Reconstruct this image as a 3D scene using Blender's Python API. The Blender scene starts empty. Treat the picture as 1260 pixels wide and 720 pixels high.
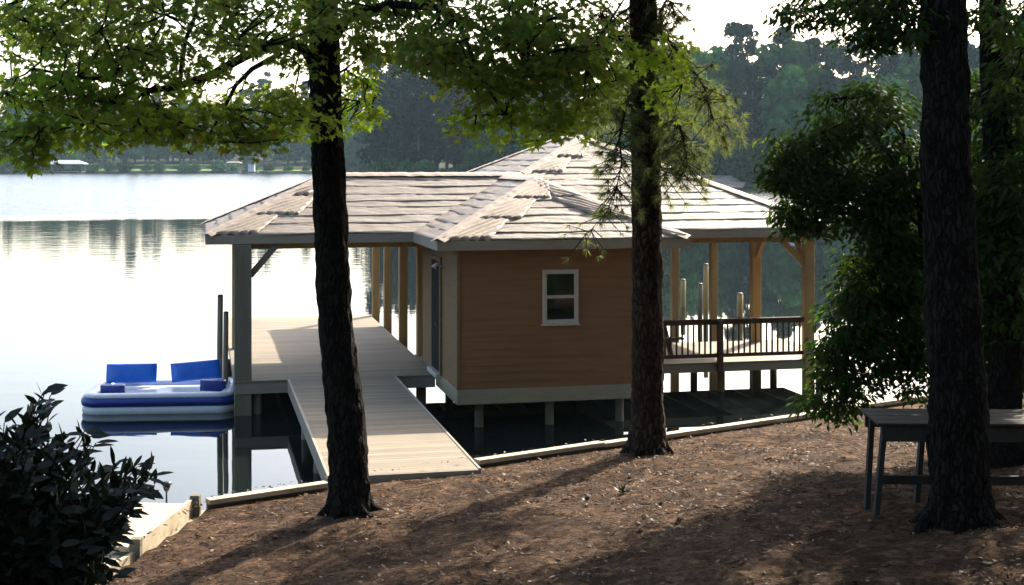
import bpy, bmesh, math, random
from mathutils import Vector, Matrix, noise
R = math.radians
random.seed(7)
rnd = random.random
def ru(a, b): return a + (b - a) * random.random()
scene = bpy.context.scene
COL = scene.collection
F, CX, HY, HC = 1700.0, 630.0, 197.0, 5.0
def P(px, py, Y):                      # photograph point at distance Y -> world
    return Vector(((px - CX) / F * Y, Y, HC - (py - HY) / F * Y))

# ------------------------------------------------------------------ helpers
def link(o, parent=None):
    COL.objects.link(o)
    if parent: o.parent = parent
    return o
def tag(o, label=None, cat=None, group=None, kind=None):
    if label: o['label'] = label
    if cat: o['category'] = cat
    if group: o['group'] = group
    if kind: o['kind'] = kind
    return o
def thing(name, label, cat, loc=(0, 0, 0), rz=0, group=None):
    o = bpy.data.objects.new(name, None); link(o)
    o.location = loc; o.rotation_euler = (0, 0, rz); o.empty_display_size = .3
    return tag(o, label, cat, group)
def kids(o): return [c for c in bpy.data.objects if c.parent == o]
def copy_tree(o, parent=None):
    c = o.copy(); COL.objects.link(c); c.parent = parent
    for ch in kids(o): copy_tree(ch, c)
    return c

class MB:
    def __init__(s): s.v = []; s.f = []; s.sm = []
    def add(s, vs, fs, smooth=False):
        n = len(s.v); s.v.extend([tuple(p) for p in vs])
        s.f.extend([tuple(i + n for i in f) for f in fs]); s.sm.extend([smooth] * len(fs)); return s
    def box(s, x0, x1, y0, y1, z0, z1, b=.006):
        # chamfered box
        b = min(b, (x1-x0)*.3, (y1-y0)*.3, (z1-z0)*.3)
        bm = bmesh.new(); bmesh.ops.create_cube(bm, size=1)
        for v in bm.verts:
            v.co = Vector(((x0+x1)/2 + v.co.x*(x1-x0), (y0+y1)/2 + v.co.y*(y1-y0), (z0+z1)/2 + v.co.z*(z1-z0)))
        bmesh.ops.bevel(bm, geom=bm.edges[:], offset=b, segments=1, affect='EDGES')
        bm.verts.index_update()
        s.add([v.co for v in bm.verts], [[v.index for v in f.verts] for f in bm.faces]); bm.free(); return s
    def beam(s, p, q, w, h, up=(0, 0, 1)):
        p = Vector(p); q = Vector(q); d = (q-p).normalized(); u = Vector(up)
        a = d.cross(u).normalized()*w/2; c = a.cross(d).normalized()*h/2
        vs = []
        for e in (p, q):
            vs += [e-a-c, e+a-c, e+a+c, e-a+c]
        return s.add(vs, [(0,1,2,3)[::-1], (4,5,6,7), (0,1,5,4), (1,2,6,5), (2,3,7,6), (3,0,4,7)])
    def tube(s, pts, rs, n=10, rough=0.0, seed=0.0, freq=3.0, cap=True):
        pts = [Vector(p) for p in pts]; base = len(s.v); m = len(pts)
        for i, p in enumerate(pts):
            d = (pts[min(i+1, m-1)] - pts[max(i-1, 0)]).normalized()
            a = d.cross(Vector((0, 1, 0.01)) if abs(d.y) < .9 else Vector((1, 0, 0))).normalized(); c = d.cross(a)
            for k in range(n):
                t = 2*math.pi*k/n; r = rs[i]
                q = a*math.cos(t) + c*math.sin(t)
                if rough: r *= 1 + rough*.55*noise.noise(Vector((q.x*13+seed, q.y*13, p.z*1.6))) + rough*.5*noise.noise(Vector((q.x*11+seed, q.y*11, p.z*7)))
                if rough: r *= 1 + rough*noise.noise(Vector((q.x*2.2+seed, q.y*2.2, p.z*freq)))+rough*.7*noise.noise(Vector((q.x*6+seed, q.y*6, p.z*freq*2.6)))
                s.v.append(tuple(p + q*r))
        for i in range(m-1):
            for k in range(n):
                k2 = (k+1) % n
                s.f.append((base+i*n+k, base+i*n+k2, base+(i+1)*n+k2, base+(i+1)*n+k)); s.sm.append(True)
        if cap:
            s.f.append(tuple(base+k for k in range(n))[::-1]); s.f.append(tuple(base+(m-1)*n+k for k in range(n))); s.sm += [False, False]
        return s
    def build(s, name, m, parent=None):
        me = bpy.data.meshes.new(name); me.from_pydata(s.v, [], s.f)
        me.polygons.foreach_set('use_smooth', s.sm); me.materials.append(m); me.update()
        return link(bpy.data.objects.new(name, me), parent)

# ------------------------------------------------------------------ materials
def nodes(name):
    m = bpy.data.materials.new(name); m.use_nodes = True
    nt = m.node_tree; nt.nodes.clear()
    return m, nt, nt.nodes, nt.links
def N(ns, t, **k):
    n = ns.new(t)
    for a, b in k.items():
        if hasattr(n, a): setattr(n, a, b)
    return n
def mixc(ns, ls, fac, a, b, mode='MIX'):
    m = ns.new('ShaderNodeMix'); m.data_type = 'RGBA'; m.blend_type = mode
    for i, x in ((0, fac), (6, a), (7, b)):
        if hasattr(x, 'is_linked') or hasattr(x, 'node'): ls.new(x, m.inputs[i])
        elif isinstance(x, tuple): m.inputs[i].default_value = (*x, 1)
        else: m.inputs[i].default_value = x
    return m.outputs[2]
DIM = 1.0
def surf(name, c1, c2, scale=(4, 4, 4), rough=.7, bump=.3, dist=.01, detail=6, spec=.4, c3=None, s3=1.0, boards=None, bx='X', coat=0, sheen=0, wear=.5):
    m, nt, ns, ls = nodes(name)
    out = N(ns, 'ShaderNodeOutputMaterial'); p = N(ns, 'ShaderNodeBsdfPrincipled'); ls.new(p.outputs[0], out.inputs[0])
    tc = N(ns, 'ShaderNodeTexCoord'); mp = N(ns, 'ShaderNodeMapping'); mp.inputs['Scale'].default_value = scale
    ls.new(tc.outputs['Object'], mp.inputs[0])
    n1 = N(ns, 'ShaderNodeTexNoise'); n1.inputs['Scale'].default_value = 1; n1.inputs['Detail'].default_value = detail; n1.inputs['Roughness'].default_value = .65
    ls.new(mp.outputs[0], n1.inputs[0])
    cr = N(ns, 'ShaderNodeMapRange'); cr.inputs[1].default_value = .35; cr.inputs[2].default_value = .65
    ls.new(n1.outputs[0], cr.inputs[0])
    c1, c2 = tuple(x*DIM for x in c1), tuple(x*DIM for x in c2)
    c = mixc(ns, ls, cr.outputs[0], c1, c2)
    if c3:
        c3 = tuple(x*DIM for x in c3)
        n3 = N(ns, 'ShaderNodeTexNoise'); n3.inputs['Scale'].default_value = s3; n3.inputs['Detail'].default_value = 4
        ls.new(tc.outputs['Object'], n3.inputs[0])
        r3 = N(ns, 'ShaderNodeMapRange'); r3.inputs[1].default_value = .5; r3.inputs[2].default_value = .68
        ls.new(n3.outputs[0], r3.inputs[0])
        mu = N(ns, 'ShaderNodeMath', operation='MULTIPLY'); mu.inputs[1].default_value = wear; ls.new(r3.outputs[0], mu.inputs[0])
        c = mixc(ns, ls, mu.outputs[0], c, c3)
    hgt = n1.outputs[0]
    if boards:
        sx = N(ns, 'ShaderNodeSeparateXYZ'); ls.new(tc.outputs['Object'], sx.inputs[0])
        dv = N(ns, 'ShaderNodeMath', operation='DIVIDE'); dv.inputs[1].default_value = boards; ls.new(sx.outputs[bx], dv.inputs[0])
        fl = N(ns, 'ShaderNodeMath', operation='FLOOR'); ls.new(dv.outputs[0], fl.inputs[0])
        wn = N(ns, 'ShaderNodeTexWhiteNoise', noise_dimensions='1D'); ls.new(fl.outputs[0], wn.inputs['W'])
        vr = N(ns, 'ShaderNodeMapRange'); vr.inputs[3].default_value = .78; vr.inputs[4].default_value = 1.12; ls.new(wn.outputs[0], vr.inputs[0])
        vm = N(ns, 'ShaderNodeVectorMath', operation='SCALE'); ls.new(c, vm.inputs[0]); ls.new(vr.outputs[0], vm.inputs['Scale'])
        fr = N(ns, 'ShaderNodeMath', operation='FRACT'); ls.new(dv.outputs[0], fr.inputs[0])
        lt = N(ns, 'ShaderNodeMath', operation='LESS_THAN'); lt.inputs[1].default_value = .06; ls.new(fr.outputs[0], lt.inputs[0])
        c = mixc(ns, ls, lt.outputs[0], vm.outputs[0], (.03, .025, .02))
    ls.new(c, p.inputs['Base Color'])
    p.inputs['Roughness'].default_value = rough; p.inputs['Specular IOR Level'].default_value = spec
    if coat: p.inputs['Coat Weight'].default_value = coat
    if bump:
        b = N(ns, 'ShaderNodeBump'); b.inputs['Strength'].default_value = bump; b.inputs['Distance'].default_value = dist
        ls.new(hgt, b.inputs['Height']); ls.new(b.outputs[0], p.inputs['Normal'])
    return m
def leafmat(name, ca, cb, trans=.5, tcol=(.25, .35, .04), objrand=False, gloss=.25, cc=None):
    m, nt, ns, ls = nodes(name)
    out = N(ns, 'ShaderNodeOutputMaterial'); g = N(ns, 'ShaderNodeNewGeometry')
    c = mixc(ns, ls, g.outputs['Random Per Island'], ca, cb)
    tint = tcol
    if cc:
        wn = N(ns, 'ShaderNodeTexWhiteNoise', noise_dimensions='1D'); ls.new(g.outputs['Random Per Island'], wn.inputs['W'])
        gt = N(ns, 'ShaderNodeMath', operation='GREATER_THAN'); gt.inputs[1].default_value = .93; ls.new(wn.outputs[0], gt.inputs[0])
        c = mixc(ns, ls, gt.outputs[0], c, cc)
    if objrand:
        oi = N(ns, 'ShaderNodeObjectInfo'); hs = N(ns, 'ShaderNodeHueSaturation'); ls.new(c, hs.inputs['Color'])
        mr = N(ns, 'ShaderNodeMapRange'); mr.inputs[3].default_value = .4; mr.inputs[4].default_value = 2.0; ls.new(oi.outputs['Random'], mr.inputs[0]); ls.new(mr.outputs[0], hs.inputs['Value'])
        m2 = N(ns, 'ShaderNodeMapRange'); m2.inputs[3].default_value = .46; m2.inputs[4].default_value = .53; ls.new(oi.outputs['Random'], m2.inputs[0]); ls.new(m2.outputs[0], hs.inputs['Hue'])
        c = hs.outputs[0]
    p = N(ns, 'ShaderNodeBsdfPrincipled'); ls.new(c, p.inputs['Base Color']); p.inputs['Roughness'].default_value = .55; p.inputs['Specular IOR Level'].default_value = gloss
    t = N(ns, 'ShaderNodeBsdfTranslucent'); t.inputs[0].default_value = (*tint, 1)
    if cc or objrand:
        tc_ = mixc(ns, ls, .35, tint, c); ls.new(tc_, t.inputs[0])
    mx = N(ns, 'ShaderNodeMixShader'); mx.inputs[0].default_value = trans
    ls.new(p.outputs[0], mx.inputs[1]); ls.new(t.outputs[0], mx.inputs[2]); ls.new(mx.outputs[0], out.inputs[0])
    return m

M = {}
M['wood_tan'] = surf('tan_lumber', (.46, .30, .115), (.34, .21, .075), (6, 6, .8), .7, .3, c3=(.22, .15, .08), s3=1.2)
M['wood_grey'] = surf('grey_lumber', (.19, .168, .12), (.13, .115, .08), (6, 6, .8), .8, .3)
M['fascia'] = surf('fascia_paint', (.31, .27, .21), (.25, .22, .17), (2, 2, 8), .6, .15)
M['skirt'] = surf('skirt_board', (.34, .30, .20), (.27, .235, .155), (2, 2, 8), .6, .2)
M['siding'] = surf('stained_siding', (.27, .130, .055), (.20, .096, .040), (.8, .8, 16), .68, .3, dist=.004, c3=(.20, .100, .045), s3=1.1, wear=.4)
M['side_siding'] = surf('side_wall_siding', (.22, .130, .055), (.17, .10, .042), (.9, .9, 22), .7, .3, dist=.006, c3=(.13, .10, .055), s3=1.6)  # slightly darker and less red than the front wall siding
M['deck'] = surf('deck_boards', (.27, .215, .145), (.21, .17, .118), (1.2, 12, 3), .75, .25, c3=(.15, .12, .09), s3=1.1, boards=.14, bx='Y', wear=.4)
M['deck_dark'] = surf('rail_lumber', (.10, .052, .026), (.06, .032, .018), (6, 6, 1.5), .75, .3)
M['roof'] = surf('wrinkled_shingle', (.255, .205, .155), (.185, .148, .112), (2.6, 13, 13), .58, 1.0, dist=.03, spec=.38, c3=(.155, .115, .08), s3=2.2)
M['roof_cap'] = surf('folded_cap', (.40, .315, .235), (.31, .24, .18), (9, 9, 9), .6, .4, spec=.3)
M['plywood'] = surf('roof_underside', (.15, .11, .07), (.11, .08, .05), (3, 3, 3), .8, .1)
M['white'] = surf('white_frame', (.55, .51, .44), (.47, .44, .38), (8, 8, 8), .45, .05)
M['door'] = surf('dark_door', (.035, .033, .03), (.025, .024, .022), (5, 5, 5), .85, .05, spec=.05)
M['steel'] = surf('dark_metal', (.04, .04, .042), (.03, .03, .03), (9, 9, 9), .4, .05)
M['timber'] = surf('seawall_timber', (.55, .46, .33), (.42, .35, .25), (1.2, 9, 9), .8, .4, c3=(.25, .19, .12), s3=2.5)
M['plank'] = surf('walk_plank', (.58, .50, .38), (.44, .38, .28), (3, 12, 6), .8, .4, c3=(.28, .22, .15), s3=3)
M['sand'] = surf('sand_gravel', (.44, .37, .27), (.25, .20, .14), (9, 9, 9), .95, .8, dist=.03, c3=(.14, .12, .07), s3=4)
M['bark_dark'] = surf('dark_bark', (.017, .013, .011), (.006, .005, .004), (14, 14, 3.2), .95, 1.0, dist=.05, spec=.1, c3=(.026, .023, .018), s3=7, wear=.5)
M['bark_pine'] = surf('pine_bark', (.036, .021, .015), (.009, .006, .005), (9, 9, 3.5), .95, 1.0, dist=.06, spec=.1, c3=(.045, .032, .026), s3=9, wear=.5)
M['far_bark'] = surf('far_bark', (.11, .085, .07), (.06, .05, .04), (1, 1, 1), .95, 0, spec=.1)
M['table'] = surf('weathered_table', (.040, .034, .027), (.026, .022, .018), (12, 12, 3), .85, .4, c3=(.025, .023, .02), s3=4)
M['blue'] = surf('blue_vinyl', (.008, .15, .68), (.007, .12, .56), (5, 5, 5), .35, .05, spec=.5)
M['navy'] = surf('deep_blue_vinyl', (.006, .038, .25), (.005, .03, .2), (5, 5, 5), .35, .05, spec=.5)
M['vinyl'] = surf('white_vinyl', (.62, .65, .68), (.54, .57, .60), (4, 4, 4), .35, .1, spec=.5)
M['lawn'] = surf('lawn_grass', (.26, .36, .08), (.17, .26, .06), (.2, .2, .2), .9, .2, spec=.1)
M['far_land'] = surf('far_soil', (.04, .045, .028), (.025, .03, .018), (.1, .1, .1), .95, 0, spec=.05)
M['far_dirt'] = surf('far_dirt', (.34, .28, .22), (.20, .165, .13), (.3, .3, .3), .95, 0, spec=.05)
M['far_roof'] = surf('pale_metal_roof', (.62, .64, .66), (.5, .52, .55), (1, 1, 1), .5, 0)
M['far_wall'] = surf('dim_wall', (.16, .15, .14), (.12, .11, .10), (1, 1, 1), .8, 0)
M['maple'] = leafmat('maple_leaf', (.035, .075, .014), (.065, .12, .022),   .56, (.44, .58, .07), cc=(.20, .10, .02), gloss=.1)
M['maple_lit'] = leafmat('sun_tinted_leaf', (.08, .15, .018), (.12, .19, .025), .62, (.42, .60, .04), gloss=.1)  # lighter copy of the leaf colour, with sunlight put into it
M['canopy'] = leafmat('high_leaf', (.02, .035, .01), (.035, .05, .014), .12, (.05, .08, .015))
M['shrub'] = leafmat('understorey_leaf', (.013, .030, .007), (.025, .052, .011), .36, (.07, .15, .014), gloss=.06)
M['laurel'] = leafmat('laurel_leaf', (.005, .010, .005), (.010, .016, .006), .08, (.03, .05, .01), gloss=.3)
M['needle'] = leafmat('pine_needle', (.07, .10, .03), (.11, .13, .045), .45, (.22, .27, .07), gloss=.1)
M['far_leaf'] = leafmat('far_leaf', (.024, .060, .020), (.048, .090, .024), .2, (.045, .09, .03), objrand=True, gloss=0)
M['far_pine'] = leafmat('far_needle', (.008, .020, .014), (.014, .028, .017), .1, (.015, .03, .012), objrand=True, gloss=0)
M['straw'] = leafmat('straw', (.045, .024, .013), (.13, .072, .038), .05, (.08, .04, .02), gloss=.05)
M['litter'] = leafmat('fallen_leaf', (.05, .026, .015), (.12, .066, .036), .1, (.08, .04, .02), cc=(.30, .23, .16), gloss=.05)

def bark(name, plate, furrow, moss, sc):
    m, nt, ns, ls = nodes(name)
    out = N(ns, 'ShaderNodeOutputMaterial'); p = N(ns, 'ShaderNodeBsdfPrincipled'); ls.new(p.outputs[0], out.inputs[0])
    tc = N(ns, 'ShaderNodeTexCoord'); n0 = N(ns, 'ShaderNodeTexNoise'); n0.inputs['Scale'].default_value = 7; n0.inputs['Detail'].default_value = 5; ls.new(tc.outputs['Object'], n0.inputs[0])
    vm = N(ns, 'ShaderNodeVectorMath', operation='MULTIPLY_ADD'); vm.inputs[1].default_value = (.12, .12, .12); ls.new(n0.outputs['Color'], vm.inputs[0]); ls.new(tc.outputs['Object'], vm.inputs[2])
    mp = N(ns, 'ShaderNodeMapping'); mp.inputs['Scale'].default_value = sc; ls.new(vm.outputs[0], mp.inputs[0])
    v = N(ns, 'ShaderNodeTexVoronoi', feature='DISTANCE_TO_EDGE'); v.inputs['Scale'].default_value = 1; ls.new(mp.outputs[0], v.inputs['Vector'])
    vc = N(ns, 'ShaderNodeTexVoronoi'); vc.inputs['Scale'].default_value = 1; ls.new(mp.outputs[0], vc.inputs['Vector'])
    r = N(ns, 'ShaderNodeMapRange'); r.inputs[2].default_value = .22; ls.new(v.outputs['Distance'], r.inputs[0])
    sx = N(ns, 'ShaderNodeSeparateXYZ'); ls.new(vc.outputs['Color'], sx.inputs[0])
    c = mixc(ns, ls, sx.outputs[0], plate, moss); c = mixc(ns, ls, r.outputs[0], furrow, c)
    ls.new(c, p.inputs['Base Color']); p.inputs['Roughness'].default_value = .95; p.inputs['Specular IOR Level'].default_value = .1
    ad = N(ns, 'ShaderNodeMath', operation='MULTIPLY_ADD'); ad.inputs[1].default_value = .35; ls.new(n0.outputs[0], ad.inputs[0]); ls.new(r.outputs[0], ad.inputs[2])
    b = N(ns, 'ShaderNodeBump'); b.inputs['Strength'].default_value = 1; b.inputs['Distance'].default_value = .03; ls.new(ad.outputs[0], b.inputs['Height']); ls.new(b.outputs[0], p.inputs['Normal'])
    return m
M['bark_dark'] = bark('dark_bark', (.024, .020, .017), (.005, .004, .003), (.014, .012, .010), (22, 22, 5))
M['bark_pine'] = bark('pine_bark', (.075, .044, .030), (.010, .007, .005), (.040, .027, .020), (15, 15, 5))
# ground
def ground_mat():
    m, nt, ns, ls = nodes('pine_straw_ground')
    out = N(ns, 'ShaderNodeOutputMaterial'); p = N(ns, 'ShaderNodeBsdfPrincipled'); ls.new(p.outputs[0], out.inputs[0])
    tc = N(ns, 'ShaderNodeTexCoord')
    def nz(sc, d=8, r=.7):
        n = N(ns, 'ShaderNodeTexNoise'); n.inputs['Scale'].default_value = sc; n.inputs['Detail'].default_value = d; n.inputs['Roughness'].default_value = r
        ls.new(tc.outputs['Object'], n.inputs[0]); return n
    a, b, c, e = nz(14), nz(1.1, 4), nz(45, 5, .8), nz(4, 6)
    def mr(x, lo, hi):
        r = N(ns, 'ShaderNodeMapRange'); r.inputs[1].default_value = lo; r.inputs[2].default_value = hi; ls.new(x.outputs[0], r.inputs[0]); return r.outputs[0]
    k = mixc(ns, ls, mr(a, .35, .65), (.026, .015, .009), (.19, .108, .060))
    k = mixc(ns, ls, mr(b, .42, .62), k, (.05, .027, .016))
    k = mixc(ns, ls, mr(e, .52, .68), k, (.30, .175, .10))
    k = mixc(ns, ls, mr(c, .60, .70), k, (.015, .010, .007))
    ls.new(k, p.inputs['Base Color']); p.inputs['Roughness'].default_value = .95; p.inputs['Specular IOR Level'].default_value = .1
    bp = N(ns, 'ShaderNodeBump'); bp.inputs['Strength'].default_value = 1; bp.inputs['Distance'].default_value = .06
    ad = N(ns, 'ShaderNodeMath', operation='ADD'); ls.new(a.outputs[0], ad.inputs[0]); ls.new(c.outputs[0], ad.inputs[1])
    ls.new(ad.outputs[0], bp.inputs['Height']); ls.new(bp.outputs[0], p.inputs['Normal'])
    return m
M['ground'] = ground_mat()
def water_mat():
    m, nt, ns, ls = nodes('lake_water')
    out = N(ns, 'ShaderNodeOutputMaterial'); p = N(ns, 'ShaderNodeBsdfPrincipled'); ls.new(p.outputs[0], out.inputs[0])
    p.inputs['Base Color'].default_value = (.008, .012, .011, 1); p.inputs['IOR'].default_value = 1.333
    p.inputs['Specular IOR Level'].default_value = .5
    tc = N(ns, 'ShaderNodeTexCoord'); sx = N(ns, 'ShaderNodeSeparateXYZ'); ls.new(tc.outputs['Object'], sx.inputs[0])
    # wind patch far out, calm water near the bank
    n0 = N(ns, 'ShaderNodeTexNoise'); n0.inputs['Scale'].default_value = .02; n0.inputs['Detail'].default_value = 3; ls.new(tc.outputs['Object'], n0.inputs[0])
    sc = N(ns, 'ShaderNodeMath', operation='MULTIPLY_ADD'); sc.inputs[1].default_value = 40; ls.new(n0.outputs[0], sc.inputs[0]); ls.new(sx.outputs['Y'], sc.inputs[2])
    far = N(ns, 'ShaderNodeMapRange'); far.inputs[1].default_value = 132; far.inputs[2].default_value = 150; ls.new(sc.outputs[0], far.inputs[0])
    rt = N(ns, 'ShaderNodeMapRange'); rt.inputs[3].default_value = .015; rt.inputs[4].default_value = .07; ls.new(far.outputs[0], rt.inputs[0]); ls.new(rt.outputs[0], p.inputs['Roughness'])
    mp = N(ns, 'ShaderNodeMapping'); mp.inputs['Scale'].default_value = (.35, 1.1, 1); ls.new(tc.outputs['Object'], mp.inputs[0])
    w = N(ns, 'ShaderNodeTexNoise'); w.inputs['Scale'].default_value = 1.0; w.inputs['Detail'].default_value = 3; ls.new(mp.outputs[0], w.inputs[0])
    mid = N(ns, 'ShaderNodeMapRange'); mid.inputs[1].default_value = 45; mid.inputs[2].default_value = 80; mid.inputs[3].default_value = .010; mid.inputs[4].default_value = .022; ls.new(sx.outputs['Y'], mid.inputs[0])
    xr = N(ns, 'ShaderNodeMapRange'); xr.inputs[1].default_value = 4; xr.inputs[2].default_value = -12; xr.inputs[3].default_value = .1; xr.inputs[4].default_value = 1; ls.new(sx.outputs['X'], xr.inputs[0])
    mm = N(ns, 'ShaderNodeMath', operation='MULTIPLY'); ls.new(mid.outputs[0], mm.inputs[0]); ls.new(xr.outputs[0], mm.inputs[1])
    st = N(ns, 'ShaderNodeMath', operation='MULTIPLY_ADD'); st.inputs[1].default_value = .22; ls.new(far.outputs[0], st.inputs[0]); ls.new(mm.outputs[0], st.inputs[2])
    bp = N(ns, 'ShaderNodeBump'); bp.inputs['Distance'].default_value = .5; ls.new(st.outputs[0], bp.inputs['Strength']); ls.new(w.outputs[0], bp.inputs['Height'])
    # on rough water the facets that face the bank are the ones seen
    bv = N(ns, 'ShaderNodeVectorMath', operation='SCALE'); bv.inputs[0].default_value = (0, -.09, 0); ls.new(far.outputs[0], bv.inputs['Scale'])
    av = N(ns, 'ShaderNodeVectorMath', operation='ADD'); ls.new(bp.outputs[0], av.inputs[0]); ls.new(bv.outputs[0], av.inputs[1])
    nv = N(ns, 'ShaderNodeVectorMath', operation='NORMALIZE'); ls.new(av.outputs[0], nv.inputs[0])
    ls.new(nv.outputs[0], p.inputs['Normal'])
    return m
M['water'] = water_mat()
def glass_mat():
    m, nt, ns, ls = nodes('window_glass')
    out = N(ns, 'ShaderNodeOutputMaterial'); p = N(ns, 'ShaderNodeBsdfPrincipled'); ls.new(p.outputs[0], out.inputs[0])
    p.inputs['Base Color'].default_value = (.012, .014, .012, 1); p.inputs['Roughness'].default_value = .04; p.inputs['Specular IOR Level'].default_value = .9
    return m
M['glass'] = glass_mat()

# ------------------------------------------------------------------ camera / light
cd = bpy.data.cameras.new('camera'); cam = link(bpy.data.objects.new('camera', cd))
cam.location = (0, 0, HC); cam.rotation_euler = (R(90), 0, 0)
cd.sensor_width = 36; cd.lens = F / 1260 * 36; cd.shift_y = -(360 - HY) / 1260; cd.clip_end = 20000; cd.clip_start = .05
scene.camera = cam
AZ, EL = R(29), R(34.7)
w = bpy.data.worlds.new('World'); scene.world = w; w.use_nodes = True
wn = w.node_tree.nodes; wl = w.node_tree.links
sk = wn.new('ShaderNodeTexSky'); sk.sky_type = 'NISHITA'; sk.sun_disc = False; sk.sun_elevation = EL; sk.sun_rotation = AZ
sk.air_density = 1.0; sk.dust_density = 3.6; sk.ozone_density = 1.0
bg = wn['Background']; bg.inputs[1].default_value = .15; wl.new(sk.outputs[0], bg.inputs[0])
sd = bpy.data.lights.new('sun', 'SUN'); sd.energy = 4.2; sd.angle = R(.53); sd.color = (1, .91, .76)
sun = link(bpy.data.objects.new('sun', sd))
sdir = Vector((math.sin(AZ)*math.cos(EL), math.cos(AZ)*math.cos(EL), math.sin(EL)))
sun.rotation_euler = sdir.to_track_quat('Z', 'Y').to_euler(); sun.location = (20, 40, 40)
scene.view_settings.view_transform = 'Standard'; scene.view_settings.look = 'None'
scene.view_settings.exposure = 1.5; scene.view_settings.gamma = 1

# ------------------------------------------------------------------ home bank
SH = [(-400, -160), (-60, -34), (-9, 3), (-4.75, 11), (-4.25, 14.8), (-3.85, 17.5), (-.5, 19.8), (5.14, 23.6), (16, 31), (40, 42), (120, 60), (400, 40)]
def shore_d(x, y):
    best = 1e9; sg = 1
    for (ax, ay), (bx, by) in zip(SH, SH[1:]):
        dx, dy = bx-ax, by-ay; L = dx*dx+dy*dy
        t = max(0, min(1, ((x-ax)*dx+(y-ay)*dy)/L)); qx, qy = ax+t*dx, ay+t*dy
        d = math.hypot(x-qx, y-qy)
        if d < best - 1e-9:
            best = d; sg = 1 if (dx*(y-ay)-dy*(x-ax)) < 0 else -1
    return best*sg
def gz(x, y, fine=True):
    d = shore_d(x, y)
    if d < 0: return max(-1.5, .59 + d*6)
    z = .59 + .08*min(d, 25) + .004*min(d, 20)**2 + .05*max(0, d-25)**.8
    if fine:
        k = min(1, d/1.0)
        z += k*(.07*noise.noise(Vector((x*.6, y*.6, 0))) + (.055*noise.noise(Vector((x*2.3, y*2.3, 4)))) + .024*noise.noise(Vector((x*7, y*7, 9))))
    return z
def axis(lo, a, b, hi, st):
    L = []; x = a; s = st
    while x > lo: s *= 1.35; x -= s; L.append(x)
    L.reverse(); n = int((b-a)/st)
    L += [a + i*(b-a)/n for i in range(n+1)]
    x = b; s = st
    while x < hi: s *= 1.35; x += s; L.append(x)
    return L
def build_ground():
    xs = axis(-420, -8, 10, 420, .09); ys = axis(-420, 7.5, 25, 62, .09)
    me = MB(); idx = {}
    Z = {}
    for j, y in enumerate(ys):
        for i, x in enumerate(xs): Z[i, j] = gz(x, y)
    for j in range(len(ys)-1):
        for i in range(len(xs)-1):
            q = [(i, j), (i+1, j), (i+1, j+1), (i, j+1)]
            if max(Z[k] for k in q) < -1.2: continue
            f = []
            for k in q:
                if k not in idx: idx[k] = len(me.v); me.v.append((xs[k[0]], ys[k[1]], Z[k]))
                f.append(idx[k])
            me.f.append(f); me.sm.append(True)
    o = me.build('ground', M['ground']); tag(o, kind='structure')
build_ground()
o = MB().add([(-6000, -3000, 0), (6000, -3000, 0), (6000, 9000, 0), (-6000, 9000, 0)], [(0, 1, 2, 3)]).build('water', M['water']); tag(o, kind='structure')
o = MB().add([(-6000, -3000, -1.6), (6000, -3000, -1.6), (6000, 9000, -1.6), (-6000, 9000, -1.6)], [(0, 1, 2, 3)]).build('lake_bed', M['far_land']); tag(o, kind='structure')

# litter flakes
def litter():
    mb = MB()
    n = 0
    while n < 15000:
        y = ru(8.5, 23); x = ru(-.42*y, .40*y); d = shore_d(x, y)
        if d < -.02: continue
        if noise.noise(Vector((x*.9, y*.9, 3))) < ru(-.7, .25): continue
        n += 1
        s = ru(.008, .030) * (1.7 if rnd() < .06 else 1); z = (gz(x, y) if d > .12 else .75) + ru(.004, .018); a = ru(0, 6.3)
        t1, t2 = ru(-.5, .5), ru(-.5, .5)
        def q(u, v): 
            X = u*math.cos(a)-v*math.sin(a); Y = u*math.sin(a)+v*math.cos(a)
            return (x+X, y+Y, z + t1*X + t2*Y + .3*abs(v))
        mb.add([q(-s, 0), q(-.3*s, -.55*s), q(.6*s, -.4*s), q(s*1.1, 0), q(.5*s, .45*s), q(-.4*s, .5*s)], [(0, 1, 2, 3, 4, 5)])
    tag(mb.build('leaf_litter', M['litter']), 'fallen brown leaves and bark flakes strewn over the bank', 'leaf litter', kind='stuff')
    mb = MB()
    for _ in range(16000):
        y = ru(8.5, 22); x = ru(-.42*y, .40*y)
        if shore_d(x, y) < .1: continue
        a = ru(0, 6.3); L = ru(.03, .07); z = gz(x, y)+.006; h = ru(-.01, .025)
        dx, dy = math.cos(a)*L, math.sin(a)*L; nx, ny = -math.sin(a)*.0014, math.cos(a)*.0014
        mb.add([(x-dx-nx, y-dy-ny, z), (x+dx-nx, y+dy-ny, z+h), (x+dx+nx, y+dy+ny, z+h+.003), (x-dx+nx, y-dy+ny, z+.003)], [(0, 1, 2, 3)])
    tag(mb.build('pine_straw', M['straw']), 'loose brown pine straw scattered over the bank', 'pine straw', kind='stuff')
litter()
def sticks():
    mb = MB()
    for _ in range(330):
        y = ru(9, 21); x = ru(-.40*y, .39*y)
        if shore_d(x, y) < .25: continue
        a = ru(0, 6.3); L = ru(.06, .30); n = 4; p = []
        for k in range(n+1):
            t = k/n-.5; qx, qy = x+math.cos(a)*L*t+.03*noise.noise(Vector((x, k*.7, 0))), y+math.sin(a)*L*t; p.append((qx, qy, gz(qx, qy)+.012))
        mb.tube(p, [.006, .006, .005, .004, .002], 5)
    tag(mb.build('twig_litter', M['straw']), 'small fallen twigs lying about on the bank', 'twigs', kind='stuff')
sticks()
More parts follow.
